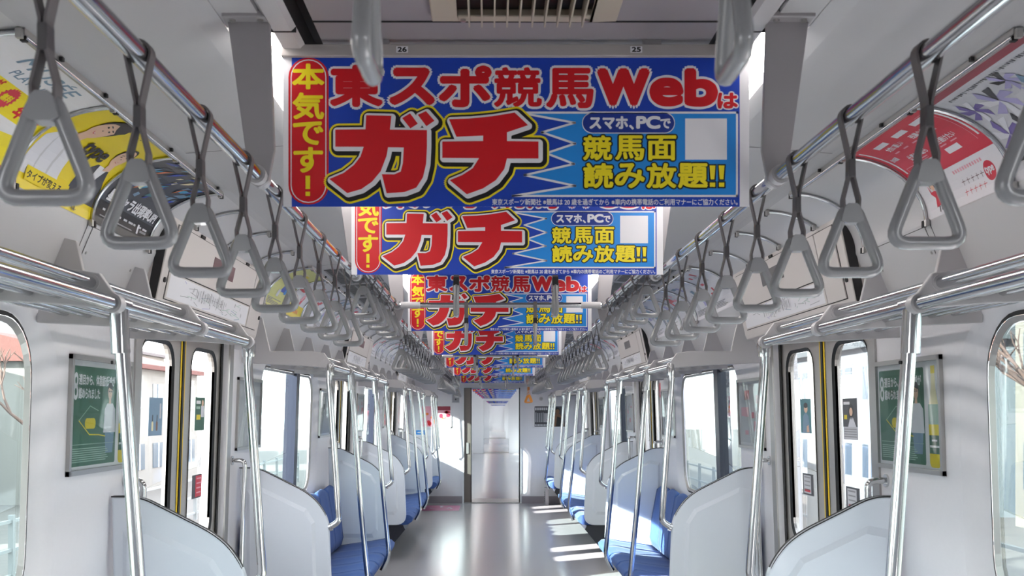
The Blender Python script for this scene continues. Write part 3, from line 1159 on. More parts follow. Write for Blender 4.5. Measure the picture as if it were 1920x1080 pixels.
# ------------------------------------------------------------------ door headers
def header(s, c, i, sn):
    t = thing('door_header', 'cream cover box above the %s door on the %s' % (ORD[i], sn), 'door header', (0, 0, 0), 'cover boxes above the doors')
    F0, F1 = (1.193, 2.19), (1.262, 1.872)
    P = [(1.235, 2.195), (1.20, 2.197), F0, F1, (1.27, 1.852), (1.45, 1.852), (1.45, 2.195)]
    mb = MB()
    mb.prism([(s * a, b) for a, b in P], c - .80, c + .80, HEAD)
    body = mb.build('body', t, bevel=.004)
    n = Vector((-(F0[1] - F1[1]), -(F1[0] - F0[0]))).normalized()      # into the room
    def fm(u, v, l):          # u along the car from the header's middle, v 0..1 up the face, l into the room
        x = F1[0] + (F0[0] - F1[0]) * v + n.x * l
        z = F1[1] + (F0[1] - F1[1]) * v + n.y * l
        return (s * x, c + (u if s < 0 else -u), z)
    def plate(name, u0, u1, v0, v1, m, th=.004, parent=t):
        mb = MB()
        V = [fm(u, v, l) for l in (0, th) for u in (u0, u1) for v in (v0, v1)]
        mb.mesh(V, [(4, 6, 7, 5), (0, 1, 5, 4), (2, 6, 7, 3), (0, 4, 6, 2), (1, 3, 7, 5)], m)
        return mb.build(name, parent)
    plate('cover_gap', -.735, .735, .07, .93, SEAM, .0012)
    plate('cover_panel', -.73, .52, .40, .92, HEAD, .005)
    plate('side_cover', .53, .73, .08, .92, HEAD, .005)
    mp = plate('map_case', -.73, .52, .08, .385, HEAD, .004)
    a = Art()
    a.rect(0, 'white', -.715, .10, .505, .37)
    rnd = random.Random(i * 7 + (3 if s > 0 else 0))
    for k in range(46):
        u = rnd.uniform(-.55, .40)
        v = rnd.uniform(.13, .34)
        cc = rnd.choice(['lgrey', 'grey', 'grey', 'lilac', 'pale', 'bluegrey'])
        if k % 3:
            a.line(1, cc, [(u, v), (u + rnd.uniform(-.12, .12), v + rnd.uniform(-.04, .04))], .006)
        else:
            a.rect(2, 'grey', u, v, u + .005, v + .05)
    for k in range(26):
        u = -.36 + .017 * k
        a.rect(2, rnd.choice(['grey', 'dgrey', 'lgrey']), u, .17 + rnd.uniform(0, .05), u + .006, .30 + rnd.uniform(0, .04))
    a.build('route_map', lambda u, v, l: fm(u, v, .0045 + l), mp)
    led = .06 if s < 0 else 0.0
    plate('display_window', -.28 + led, .06 + led, .60, .80, INK['maroon'] if s < 0 else INK['dgrey'], .0065)
    for u in (-.765, .765):
        mb = MB()
        p = Vector(fm(u, .28, 0))
        q = Vector(fm(u, .28, .006))
        mb.tube([p, q], .010, SEAM, 12)
        mb.build('lock', t)
    for u0 in (-.45, -.10, .30):
        plate('hinge', u0, u0 + .05, .93, .965, SEAM, .006)
    for y in (c - .803, c + .803):              # dark gap where the box meets the wall panels
        mb = MB()
        mb.face([(s * 1.20, y, 2.19), (s * 1.268, y, 1.86), (s * 1.30, y, 1.86), (s * 1.25, y, 2.12)], SEAM)
        mb.build('side_gap', t)
for s, sn in SIDES:
    for i, c in enumerate(DOORS[1:]):
        header(s, c, i, sn)

# ------------------------------------------------------------------ cove: poster rails, dividers, curved adverts
def divider_bar(s, y, label, v0=0.0, clip=True):
    t = thing('poster_divider', label, 'poster clip bar', (0, y, 0), 'curved clip bars between the cove adverts')
    mb = MB()
    path = []
    for k in range(17):
        v = v0 + (ALEN[-1] - v0) * k / 16
        x, z = cove(v, .007)
        path.append((s * x, 0, z))
    mb.tube(path, .0062, CHROME, 8)
    mb.build('curved_bar', t)
    for v in ((v0, ALEN[-1]) if clip else (ALEN[-1],)):
        mb = MB()
        x, z = cove(v, .008)
        for q in (-1, 1):
            mb.box(s * x - .006, s * x + .006, q * .010 - .006, q * .010 + .006, z - .014, z + .005, BRUSH if q < 0 else SEAM)
        mb.build('clip', t)
for s, sn in SIDES:
    segs = [(2.06, 3.60)] + [(c - 1.5, c + 1.5) for c in BAYS[1:]]
    for i, (a, b) in enumerate(segs):
        t = thing('poster_rail', 'slim steel poster rail over the %s window on the %s' % (ORD[i], sn), 'poster rail', (0, 0, 0), 'poster rails along the cove')
        mb = MB()
        mb.box(*sorted((s * .992, s * 1.012)), a, b, 2.238, 2.252, BRUSH)
        mb.build('channel', t)
        mb = MB()
        mb.tube([(s * .996, a + .01, 2.236), (s * .996, b - .01, 2.236)], .0055, CHROME, 8)
        mb.build('bead', t)
        y = a + .17
        while y < b:
            mb = MB()
            mb.box(*sorted((s * .984, s * .994)), y - .005, y + .005, 2.241, 2.250, SEAM)
            mb.build('latch', t)
            y += .257
    ys_ = [2.065, 2.575, 3.085, 3.597] + [c - 1.46 + .515 * k for c in BAYS[1:] for k in range(6)]
    for k, y in enumerate(ys_):
        divider_bar(s, y, 'curved steel clip bar on the cove, %s from the near end, %s side' % (ordinal(k), sn))
    for c in DOORS[1:]:
        for o in (-.58, -.11, .41):
            divider_bar(s, c + o, '%s curved clip bar above the header of the %s %s door' % ({-.58: 'near', -.11: 'middle', .41: 'far'}[o], ORD[DOORS.index(c) - 1], sn), .168)

CW, CH = .505, ALEN[-1] - .012
CUTS = [CH * k / 14 for k in range(1, 14)]
def curved(s, y, paint, label, group=None):
    a = Art()
    paint(a)
    def f(u, v, l):
        x, z = cove(v + .003, .002 + l * 2.2)
        return (s * x, y + (u if s < 0 else -u), z)
    o = a.build('curved_poster', f, None, CUTS)
    return tag(o, label, 'advert poster', group)
H_, Wd = CH, CW / 2
def face_art(a, cu, cv, r, rot, lay, hairtop=True):
    ca, sa = math.cos(rot), math.sin(rot)
    def R(x, y):
        return (cu + (x * ca - y * sa) * r, cv + (x * sa + y * ca) * r)
    el = lambda cx, cy, rx, ry, n=20: [R(cx + rx * math.cos(2 * math.pi * k / n), cy + ry * math.sin(2 * math.pi * k / n)) for k in range(n)]
    a.poly(lay, 'hair', el(0, .35, .92, .95) if hairtop else el(0, .22, .80, .95))
    a.poly(lay + 1, 'skin', el(0, 0, .74, 1.0))
    a.poly(lay + 1, 'skin', [R(-.35, -.7), R(.35, -.7), R(.4, -1.5), R(-.4, -1.5)])
    if hairtop:
        a.poly(lay + 2, 'hair', [R(-.8, .35), R(-.4, .62), R(.1, .45), R(.8, .30), R(.85, .8), R(.3, 1.2), R(-.4, 1.15), R(-.85, .8)])
    for e in (-.3, .3):
        a.poly(lay + 2, 'hair', el(e, .12, .12, .05, 10))
        a.poly(lay + 2, 'hair', [R(e - .16, .26), R(e + .16, .28), R(e + .14, .34), R(e - .14, .32)])
    a.poly(lay + 2, 'brown', [R(-.06, -.18), R(.08, -.18), R(.05, -.10), R(-.03, -.10)])
    a.poly(lay + 2, 'crimson', [R(-.25, -.46), R(0, -.52), R(.25, -.46), R(0, -.62)])
    a.poly(lay + 3, 'white', [R(-.18, -.48), R(0, -.52), R(.18, -.48), R(0, -.56)])

def ad_white_yellow(a):
    a.rect(0, 'white', -Wd, 0, Wd, H_)
    a.text(1, 'bluegrey', 'MUSÉE', -.10, .275, .16, .325, bold=.0008, skew=.1)
    a.text(1, 'bluegrey', 'PLATINUM', -.06, .238, .14, .262, bold=.0004, skew=.1)
    a.poly(1, 'yellow', [(-Wd, .225), (Wd, .215), (Wd, .135), (-Wd, .150)])
    a.text(2, 'red', 'コースが', -.14, .196, -.03, .217, bold=.0016, skew=.2)
    a.text(2, 'red', '!', -.05, .156, -.035, .196, bold=.004, skew=.3)
    n = 40
    a.poly(2, 'crimson', [(.035 + (.036 if k % 2 else .030) * math.cos(2 * math.pi * k / n), .183 + (.036 if k % 2 else .030) * math.sin(2 * math.pi * k / n)) for k in range(n)])
    a.text(3, 'yellow', '無料', .014, .172, .056, .194, bold=.0012)
    a.text(2, 'red', '年内', .10, .150, .20, .192, bold=.0022, skew=.2)
    a.text(2, 'red', '!', .215, .150, .225, .192, bold=.003, skew=.2)
    a.rect(1, 'lilac', -.20, .105, -.02, .125)
    a.rect(1, 'pinkp', -.15, .085, .05, .098)
    a.poly(1, 'yellow', [(-Wd, .075), (Wd, .115), (Wd, 0), (-Wd, 0)])
    a.text(2, 'red', '全員', -.12, .02, -.02, .058, bold=.0016, skew=.2)
    a.rect(2, 'orange', .02, .022, .2, .03)
def ad_yellow_men(a):
    a.rect(0, 'lemon', -Wd, 0, Wd, H_)
    a.poly(1, 'shirt', [(-.235, .04), (-.22, .16), (-.15, .215), (-.09, .205), (-.03, .16), (-.02, .04)])
    a.poly(2, 'lgrey', [(-.11, .20), (-.095, .12), (-.10, .05), (-.09, .05), (-.082, .13)])
    a.poly(2, 'lgrey', [(-.17, .19), (-.16, .12), (-.165, .05), (-.17, .05)])
    face_art(a, -.08, .272, .060, -.35, 3)
    a.poly(1, 'dgrey', [(.05, .04), (.07, .12), (.12, .165), (.20, .165), (.25, .10), (.25, .04)])
    a.poly(2, 'white', [(.13, .165), (.19, .165), (.165, .09), (.15, .09)])
    face_art(a, .165, .225, .046, .25, 3, False)
    a.text(6, 'hair', 'type', -.035, .155, .105, .215, bold=.0026)
    for k in range(6):
        a.rect(1, 'brown', -.02 + .02 * k, .315, -.012 + .02 * k, .319)
    a.rect(5, 'lemon', -.20, .025, .06, .065)
    a.text(6, 'hair', 'タイプが変える。', -.19, .032, .03, .056, bold=.0007)
    a.rect(1, 'lemon', -Wd, 0, Wd, .03)
    a.text(7, 'hair', 'Q.', .10, .006, .13, .024, bold=.0008)
    a.rect(1, 'dgrey', -.2, .008, .06, .012)
def ad_dark_game(a):
    a.rect(0, 'dgrey', -Wd, 0, Wd, H_)
    rnd = random.Random(4)
    for k in range(60):
        u, v = rnd.uniform(-.2, .22), rnd.uniform(.14, .33)
        an = rnd.uniform(.3, 1.1)
        l, w_ = rnd.uniform(.03, .10), rnd.uniform(.004, .014)
        c = rnd.choice(['cyan', 'cyan', 'teal', 'navy', 'cream', 'bluegrey', 'orange', 'dgrey', 'blue', 'black'])
        dx, dy = math.cos(an) * l, math.sin(an) * l
        pts = [(u, v), (u + dx * .5 - dy * w_ / l, v + dy * .5 + dx * w_ / l), (u + dx, v + dy), (u + dx * .5 + dy * w_ / l, v + dy * .5 - dx * w_ / l)]
        pts = [(max(-Wd + .004, min(Wd - .004, p)), max(.12, min(H_ - .004, q))) for p, q in pts]
        a.poly(1 + k % 3, c, pts)
    a.text(5, 'white', '星5キャラ出現率UP!', -.20, .085, .23, .128, bold=.0022)
    a.rect(4, 'black', -Wd, .0, Wd, .078)
    for k in range(9):
        a.rect(5, 'lgrey', -.19 + .045 * k, .05, -.17 + .045 * k + .01 * (k % 3), .057)
    a.rect(5, 'white', .12, .03, .135, .062)
    a.rect(5, 'grey', .15, .038, .21, .046)
    a.rect(5, 'grey', -.20, .03, .08, .034)
def ad_red_jobs(a):
    a.rect(0, 'white', -Wd, 0, Wd, H_)
    a.rect(1, 'crimson', -Wd + .004, .118, Wd - .004, .335)
    a.rect(2, 'white', -.225, .16, -.216, .32)
    a.rect(2, 'white', .216, .16, .225, .32)
    a.text(2, 'white', '女の転職', -.205, .215, -.165, .232, bold=.0008)
    for (u0, v0) in ((-.15, .285), (-.02, .285), (.10, .285), (.04, .15), (-.10, .15)):
        a.rect(2, 'white', u0, v0, u0 + .075, v0 + .020)
    a.text(2, 'white', '女性に優しい', -.14, .255, -.04, .275, bold=.0008)
    a.text(2, 'white', '残業少ない', .01, .25, .12, .27, bold=.0008)
    a.text(2, 'white', '仕事も家庭も', -.13, .19, -.02, .212, bold=.0008)
    a.text(2, 'white', '働き続けたい', .03, .19, .15, .212, bold=.0008)
    for k in range(5):
        a.rect(2, 'pinkp', -.14 + .06 * k, .238, -.11 + .06 * k, .243)
        a.rect(2, 'pinkp', -.14 + .06 * k, .180, -.105 + .06 * k, .184)
    a.line(2, 'pinkp', [(-.20, .15), (-.20, .175), (-.05, .175)], .0018)
    a.line(2, 'pinkp', [(.20, .15), (.20, .31), (.15, .31)], .0018)
    for k in range(12):
        a.rect(1, 'pinkp', -.02 + .014 * k, .092, -.012 + .014 * k, .102)
    a.disc(1, 'crimson', .155, .060, .028)
    a.text(2, 'white', 'type', .133, .049, .177, .072, bold=.0012)
    for k in range(2):
        for j in range(5):
            u, v = .0 + .026 * j, .062 - .03 * k
            a.line(1, 'crimson' if k else 'maroon', [(u, v), (u + .018, v)], .0018)
            a.line(1, 'crimson' if k else 'maroon', [(u + .008, v + .006), (u + .008, v - .010)], .0018)
    # small waving woman in a red dress
    a.disc(2, 'skin', -.165, .088, .011)
    a.poly(1, 'hair', [(-.18, .085), (-.178, .102), (-.165, .106), (-.15, .100), (-.15, .084)])
    a.poly(2, 'crimson', [(-.188, .098), (-.184, .074), (-.165, .076), (-.145, .070), (-.14, .055), (-.15, .030), (-.178, .026), (-.172, .055), (-.19, .07)])
    a.poly(2, 'black', [(-.165, .028), (-.160, .028), (-.158, .010), (-.163, .010)])
    a.poly(2, 'black', [(-.152, .030), (-.147, .030), (-.144, .013), (-.149, .013)])
def ad_pale_shapes(a):
    a.rect(0, 'lgrey', -Wd, 0, Wd, H_)
    a.rect(1, 'wine', -Wd, .31, Wd, H_)
    rnd = random.Random(11)
    for k in range(40):
        a.rect(2, 'dgrey', -.2 + .01 * k + rnd.uniform(0, .004), .28 + rnd.uniform(0, .006), -.2 + .01 * k + .006, .292)
    for (u, v, r, c) in ((-.10, .21, .065, 'lilac'), (.06, .18, .072, 'bluegrey'), (.17, .13, .06, 'dgrey'), (-.19, .12, .06, 'purple'), (-.02, .10, .06, 'cream'), (.20, .23, .05, 'dgrey'), (-.20, .22, .05, 'purple'), (.10, .09, .05, 'orange'), (.0, .25, .045, 'lilac'), (-.11, .12, .05, 'dgrey'), (.21, .05, .05, 'wine'), (.08, .03, .04, 'bluegrey')):
        for k in range(7):
            an = k * .9
            a.poly(1 + k % 3, c if k % 2 == 0 else rnd.choice(['shirt', 'lilac', 'white', 'purple', 'dgrey', 'black']),
                   [(u, v), (u + r * math.cos(an), v + r * math.sin(an)), (u + r * .8 * math.cos(an + .5), v + r * .8 * math.sin(an + .5)), (u + r * .3 * math.cos(an + .9), v + r * .3 * math.sin(an + .9))])
    a.rect(4, 'black', -.23, .045, -.02, .085)
    a.text(5, 'white', 'お気に入り', -.22, .05, -.03, .08, bold=.0015)
def pale_ad(base, cols, seed, band=None):
    def f(a):
        rnd = random.Random(seed)
        a.rect(0, base, -Wd, 0, Wd, H_)
        for k in range(9):
            u, v = rnd.uniform(-.21, .13), rnd.uniform(.05, .28)
            a.rect(1 + k % 3, rnd.choice(cols), u, v, u + rnd.uniform(.03, .11), v + rnd.uniform(.015, .06))
        for k in range(5):
            a.rect(4, 'grey', -.2, .02 + .008 * k, -.2 + rnd.uniform(.1, .35), .024 + .008 * k)
        if band:
            a.rect(5, band, -Wd, 0, Wd, .085)
            for k in range(6):
                a.rect(6, 'orange', -.15 + .05 * k, .03, -.12 + .05 * k, .055)
    return f
GC = 'adverts in the curved cove'
curved(-1, 2.32, ad_white_yellow, 'white and yellow advert with red brush lettering, nearest in the left cove', GC)
curved(-1, 2.83, ad_yellow_men, 'yellow advert with two men in shirts on the left cove', GC)
curved(-1, 3.34, ad_dark_game, 'dark blue game advert beside the yellow one on the left cove', GC)
curved(1, 2.32, ad_pale_shapes, 'pale lilac advert with dark red top band on the right cove', GC)
curved(1, 2.83, ad_red_jobs, 'red and white job advert with red round badge on the right cove', GC)
PALES = [('palelemon', ['lemon', 'sky', 'cream', 'white', 'blue'], None, 'pale lemon advert with blue blocks'), ('white', ['lgrey', 'pinkp', 'crimson', 'lilac'], 'lemon', 'white advert with a yellow bottom band'),
         ('white', ['lgrey', 'crimson', 'pinkp', 'white'], None, 'white advert with red blocks'), ('cream', ['lgrey', 'white', 'orange'], None, 'cream advert with orange blocks'),
         ('white', ['lilac', 'lgrey', 'bluegrey'], None, 'white advert with grey blue blocks')]
for s, sn in SIDES:
    for bi, c in enumerate(BAYS[1:]):
        for k in range(5):
            j = ((0, 1, 2, 4, 2) if s < 0 and bi == 0 else (2, 4, 2, 4, 4))[k]
            b_, cl, band, nm = PALES[j]
            curved(s, c - 1.46 + .515 * k + .2575, pale_ad(b_, cl, j * 3 + k + (50 if s > 0 else 0) + bi * 9, band),
                   nm + ', %s above the %s %s window' % (ORD[k], ORD[bi + 1], sn), GC)

# screw heads and rack-side plates on the sloping panel
for s, sn in SIDES:
    t = thing('access_plate', 'thin rectangular access cover under the cove near the first door on the %s' % sn, 'access cover', (0, 0, 0), 'access covers under the cove')
    def sp(y, k, d):
        a, b = (1.262, 2.045), (1.302, 1.952)
        n = Vector((-(a[1] - b[1]), -(b[0] - a[0]))).normalized()
        return (s * (a[0] + (b[0] - a[0]) * k + n.x * d), y, a[1] + (b[1] - a[1]) * k + n.y * d)
    mb = MB()
    V = [sp(y, k, d) for d in (0, .002) for y in (3.12, 3.55) for k in (.05, .92)]
    mb.mesh(V, [(4, 6, 7, 5), (0, 1, 5, 4), (2, 6, 7, 3), (0, 4, 6, 2), (1, 3, 7, 5)], COVE)
    mb.build('cover', t)
    mb = MB()
    V = [sp(y, k, .0006) for y in (3.117, 3.553) for k in (.03, .94)]
    mb.face([V[0], V[2], V[3], V[1]], SEAM)
    mb.build('shadow_gap', t)
    for y in (3.14, 3.53):
        mb = MB()
        mb.tube([sp(y, .84, .002), sp(y, .84, .004)], .005, BRUSH, 10)
        mb.build('screw', t)

# ------------------------------------------------------------------ framed adverts on the wall panels
def framed(s, yc, paint, label, group='framed adverts beside the doors', zc=1.469, w_=.55, h_=.385):
    t = thing('framed_poster', label, 'framed advert', (0, 0, 0), group)
    f = wall_map(s, yc, zc, 0)
    mb = MB()
    for (u0, u1, v0, v1) in ((-w_ / 2, w_ / 2, h_ / 2 - .016, h_ / 2), (-w_ / 2, w_ / 2, -h_ / 2, -h_ / 2 + .016), (-w_ / 2, -w_ / 2 + .016, -h_ / 2, h_ / 2), (w_ / 2 - .016, w_ / 2, -h_ / 2, h_ / 2)):
        V = [f(u, v, l) for l in (0, .013) for u in (u0, u1) for v in (v0, v1)]
        mb.mesh(V, [(4, 6, 7, 5), (0, 1, 5, 4), (2, 6, 7, 3), (0, 4, 6, 2), (1, 3, 7, 5)], BRUSH)
    mb.build('metal_frame', t)
    a = Art()
    paint(a)
    a.build('poster', lambda u, v, l: f(u, v, .003 + l), t)
    mb = MB()
    mb.face([f(-w_ / 2 + .012, -h_ / 2 + .012, .0095), f(w_ / 2 - .012, -h_ / 2 + .012, .0095), f(w_ / 2 - .012, h_ / 2 - .012, .0095), f(-w_ / 2 + .012, h_ / 2 - .012, .0095)], DGLASS)
    mb.build('clear_cover', t)
def fr_green(a):
    a.rect(0, 'white', -.265, -.182, .265, .182)
    a.rr(1, 'green', -.248, -.165, .135, .158, .008)
    a.text(2, 'white', '8', -.240, .050, -.205, .135, bold=.0015)
    a.text(2, 'white', '週目から、体脂肪低減が', -.198, .098, .115, .132, bold=.0012)
    a.text(2, 'white', '認められました', -.198, .054, -.02, .088, bold=.0012)
    for k in range(7):
        a.rect(2, 'pale', -.235, -.110 - .007 * k, .05 + .01 * (k % 3), -.107 - .007 * k)
    a.line(2, 'pale', [(-.24, -.095), (.12, -.095)], .0018)
    a.line(2, 'lemon', [(-.19, -.018), (-.10, -.064), (-.02, -.066), (.04, -.072)], .004)
    a.line(2, 'pale', [(-.19, -.018), (-.10, .030), (-.03, .015)], .003)
    a.rr(2, 'lemon', -.14, -.045, -.05, -.01, .016)
    a.poly(2, 'shirt', [(.02, -.06), (.028, .02), (.05, .04), (.10, .04), (.125, .02), (.13, -.06)])
    a.poly(2, 'bluegrey', [(.035, -.06), (.12, -.06), (.11, -.13), (.045, -.13)])
    face_art(a, .072, .078, .026, 0, 3)
    a.line(7, 'hair', [(.058, .080), (.070, .080)], .0024)
    a.line(7, 'hair', [(.075, .080), (.087, .080)], .0024)
    # bottle
    a.rr(2, 'lemon', .165, -.17, .245, .03, .02)
    a.poly(2, 'cream', [(.168, .02), (.242, .02), (.222, .09), (.218, .15), (.192, .15), (.188, .09)])
    a.rect(3, 'pale', .165, -.03, .245, .035)
    a.rect(3, 'dgreen', .166, -.125, .244, -.065)
    a.rect(4, 'white', .17, -.105, .24, -.098)
    a.rect(4, 'white', .185, -.085, .225, -.079)
    a.rect(3, 'lemon', .190, .135, .220, .16)
def fr_pale(cols, seed):
    def p(a):
        rnd = random.Random(seed)
        a.rect(0, 'white', -.265, -.182, .265, .182)
        a.rect(1, cols[0], -.245, -.16, .245, .16)
        for k in range(8):
            u, v = rnd.uniform(-.22, .12), rnd.uniform(-.14, .09)
            a.rect(2 + k % 3, rnd.choice(cols[1:]), u, v, u + rnd.uniform(.04, .11), v + rnd.uniform(.02, .06))
    return p
framed(-1, 3.475, fr_green, 'green framed advert with yellow bottle behind the left pole')
framed(1, 3.51, fr_green, 'green framed advert with yellow bottle behind the right pole')
FP = [['lgrey', 'white', 'grey'], ['white', 'lgrey', 'pinkp'], ['grey', 'lgrey', 'dgrey'], ['lgrey', 'crimson', 'pinkp', 'white']]
k = 0
for s, sn in SIDES:
    for bi, c in enumerate(BAYS[1:]):
        for q, wd in ((-1, 'near'), (1, 'far')):
            framed(s, c + q * 1.30, fr_pale(FP[(k + (1 if s < 0 else 3)) % 4], k), 'pale framed advert at the %s end of the %s %s window' % (wd, ORD[bi + 1], sn))
            k += 1
def st_one(a, w, h):
    a.rect(0, 'white', -w, -h, w, h)
    a.poly(1, 'brown', [(-w, h * .35), (w, h * .35), (w, h), (-w * .4, h)])
    a.rr(2, 'white', w * .05, h * .48, w * .75, h * .88, w * .15)
    a.text(3, 'brown', '1', w * .3, h * .54, w * .5, h * .82, bold=.0008)
    for k in range(3):
        a.rect(1, 'lgrey', -w * .8, h * (.1 - .35 * k), w * .8, h * (.22 - .35 * k))
sticker(1, 3.42, 1.70, .05, .10, st_one, 'small white notice with a brown 1 above the right green advert', 0.0, 'wall_notice', 'notice')
def st_pinkred(a, w, h):
    a.rect(0, 'crimson', -w, -h, w, h)
    a.rect(1, 'pinkp', -w * .7, -h * .6, w * .7, -h * .2)
sticker(1, 8.60, 1.66, .12, .12, st_pinkred, 'small red notice beside the second door on the right', 0.0, 'wall_notice', 'notice')

# ------------------------------------------------------------------ ceiling fittings
LY = [2.775 + 1.205 * k for k in range(11)]
for s, sn in SIDES:
    for k, y in enumerate(LY):
        t = thing('ceiling_lamp', 'glowing strip lamp in the %s ceiling trough, %s from the near end' % (sn, ordinal(k)), 'lamp', (s * .567, y, 2.294), 'strip lamps along the ceiling')
        mb = MB()
        mb.prism([(-.027, .012), (-.025, -.008), (-.014, -.015), (.014, -.015), (.025, -.008), (.027, .012)], -.575, .575, LAMPM)
        mb.build('lamp_cover', t)
        for q in (-1, 1):
            mb = MB()
            mb.box(-.029, .029, q * .587 - .012, q * .587 + .012, -.018, .02, LGREY)
            mb.build('end_cap', t)
def grille(y0, y1, label):
    t = thing('air_grille', label, 'air grille', (0, 0, 0), 'air grilles in the ceiling')
    G = mat('grille_beige', (176, 166, 152), .5)
    mb = MB()
    mb.box(-.178, -.125, y0, y1, 2.285, 2.301, G)
    mb.box(.150, .203, y0, y1, 2.285, 2.301, G)
    mb.box(-.125, .150, y1 - .03, y1, 2.285, 2.301, G)
    mb.box(-.125, .150, y0, y0 + .03, 2.285, 2.301, G)
    mb.build('grille_frame', t, bevel=.003)
    mb = MB()
    mb.face([(-.125, y0, 2.2995), (.150, y0, 2.2995), (.150, y1, 2.2995), (-.125, y1, 2.2995)], BLACK)
    mb.build('dark_duct', t)
    for k in range(10):
        x = -.100 + .0255 * k
        mb = MB()
        mb.box(x - .0015, x + .0015, y0 + .03, y1 - .03, 2.262, 2.2985, G)
        mb.build('vane', t)
    for x in (-.113, .140):
        mb = MB()
        mb.tube([(x, y1 - .012, 2.286), (x, y1 - .012, 2.281)], .006, BRUSH, 10)
        mb.build('screw', t)
grille(1.55, 2.12, 'beige air grille with upright vanes in the ceiling before the largest advert')
VENT = mat('vent_grey', (150, 148, 150), .5)
for s, sn in SIDES:
    k = 0
    for base in (5.62, 10.44):
        for j in range(3):
            y = base + .70 * j
            t = thing('ceiling_vent', 'dark slotted vent in the %s sloping ceiling, %s from the near end' % (sn, ORD[k]), 'vent', (0, y, 0), 'slotted vents of the sloping ceiling')
            k += 1
            zz_ = lambda x: 2.28 + (2.256 - 2.28) * (x - .66) / .31 - .002
            mb = MB()
            mb.face([(s * .70, 0, zz_(.70)), (s * .965, 0, zz_(.965)), (s * .965, .62, zz_(.965)), (s * .70, .62, zz_(.70))], BLACK)
            mb.build('dark_opening', t)
            mb = MB()
            for q in range(17):
                yy = .002 + .0378 * q
                mb.face([(s * .70, yy, zz_(.70) - .0025), (s * .965, yy, zz_(.965) - .0025), (s * .965, yy + .010, zz_(.965) - .0025), (s * .70, yy + .010, zz_(.70) - .0025)], VENT)
            for x in (.70, .79, .88, .953):
                mb.face([(s * x, 0, zz_(x) - .003), (s * (x + .012), 0, zz_(x + .012) - .003), (s * (x + .012), .62, zz_(x + .012) - .003), (s * x, .62, zz_(x) - .003)], VENT)
            mb.build('slat_grid', t)

# ------------------------------------------------------------------ end wall notices
def end_map(xc, zc):
    return lambda u, v, l: (xc + u, Y1 - .002 - l, zc + v)
def end_art(name, xc, zc, paint, label, cat, frame=None):
    a = Art()
    paint(a)
    if frame:
        t = thing(name, label, cat, (0, 0, 0), 'framed adverts on the end wall')
        a.build('poster', lambda u, v, l: (xc + u, Y1 - .006 - l, zc + v), t)
        mb = MB()
        w_, h_ = frame
        for x0, x1, z0, z1 in ((-w_, w_, h_ - .014, h_), (-w_, w_, -h_, -h_ + .014), (-w_, -w_ + .014, -h_, h_), (w_ - .014, w_, -h_, h_)):
            mb.box(xc + x0, xc + x1, Y1 - .014, Y1 - .001, zc + z0, zc + z1, TRIMW)
        mb.build('metal_frame', t)
    else:
        tag(a.build(name, end_map(xc, zc)), label, cat)
def e_red(a):
    a.rect(0, 'white', -.26, -.18, .26, .18)
    a.rect(1, 'pinkp', -.245, -.165, .245, .165)
    a.rect(2, 'wine', -.02, .10, .245, .165)
    rnd = random.Random(2)
    for k in range(16):
        u, v = rnd.uniform(-.2, .2), rnd.uniform(-.12, .08)
        a.disc(2 + k % 3, rnd.choice(['red', 'crimson', 'orange', 'cream', 'pinkp', 'white']), u, v, rnd.uniform(.02, .05), rnd.uniform(.015, .04), 10)
    a.poly(6, 'black', [(-.06, .09), (-.03, .10), (.05, -.06), (.02, -.08), (-.02, -.05)])
    a.poly(7, 'grey', [(-.02, .03), (.0, .035), (.03, -.03), (.01, -.04)])
def e_bw(a):
    a.rect(0, 'white', -.26, -.18, .26, .18)
    a.rect(1, 'dgrey', -.245, -.165, .245, .165)
    rnd = random.Random(5)
    for k in range(9):
        a.rect(2, 'lgrey', -.235 + .034 * k, .10 + rnd.uniform(-.004, .004), -.212 + .034 * k, .145)
    for k in range(7):
        a.rect(2, rnd.choice(['grey', 'lgrey']), -.235 + .03 * k, -.09, -.215 + .03 * k, .05 + rnd.uniform(0, .02))
    for k in range(12):
        a.rect(2, 'lgrey', -.235 + .024 * k, -.15, -.220 + .024 * k, -.125)
    a.disc(3, 'hair', .12, .10, .045)
    a.disc(4, 'brown', .125, .08, .034, .04)
    a.poly(3, 'brown', [(.03, -.16), (.06, -.02), (.10, .045), (.16, .04), (.22, -.02), (.24, -.16)])
    a.poly(4, 'brown', [(-.05, -.05), (.05, .0), (.06, -.04), (-.03, -.09)])
    a.poly(4, 'black', [(.10, -.16), (.12, .0), (.18, -.02), (.20, -.16)])
end_art('framed_poster', -.93, 1.402, e_red, 'red and pink framed advert with black bottle on the end wall', 'framed advert', (.262, .182))
end_art('framed_poster', .92, 1.402, e_bw, 'black and white framed advert of a bare-armed person on the end wall', 'framed advert', (.262, .182))
def e_white(a):
    a.rect(0, 'lgrey', -.135, -.145, .135, .145)
    a.rect(1, 'white', -.128, -.138, .128, .138)
def e_blue(a):
    a.rect(0, 'white', -.15, -.05, .15, .05)
    a.rect(1, 'sky', -.14, -.03, .02, .04)
    a.rect(2, 'white', -.12, -.005, -.02, .015)
end_art('cover_plate', -.755, 1.055, e_white, 'blank white cover plate under the red advert on the end wall', 'cover plate')
end_art('wall_notice', -1.10, 1.14, e_blue, 'blue and white notice left of the blank white plate', 'notice')
def e_grey(a):
    a.rect(0, 'lgrey', -.065, -.09, .065, .09)
    a.rect(1, 'grey', -.055, -.08, .055, .08)
    a.disc(2, 'dgrey', 0, -.03, .014, n=12)
end_art('wall_notice', -.60, 1.71, e_grey, 'grey square plate beside the top of the end doorway', 'notice')
t = thing('call_button', 'small round grey call device high on the end wall', 'call device', (.78, Y1, 1.69), None)
mb = MB()
mb.tube([(0, -.001, 0), (0, -.03, 0)], .033, LGREY, 18)
mb.build('housing', t)
mb = MB()
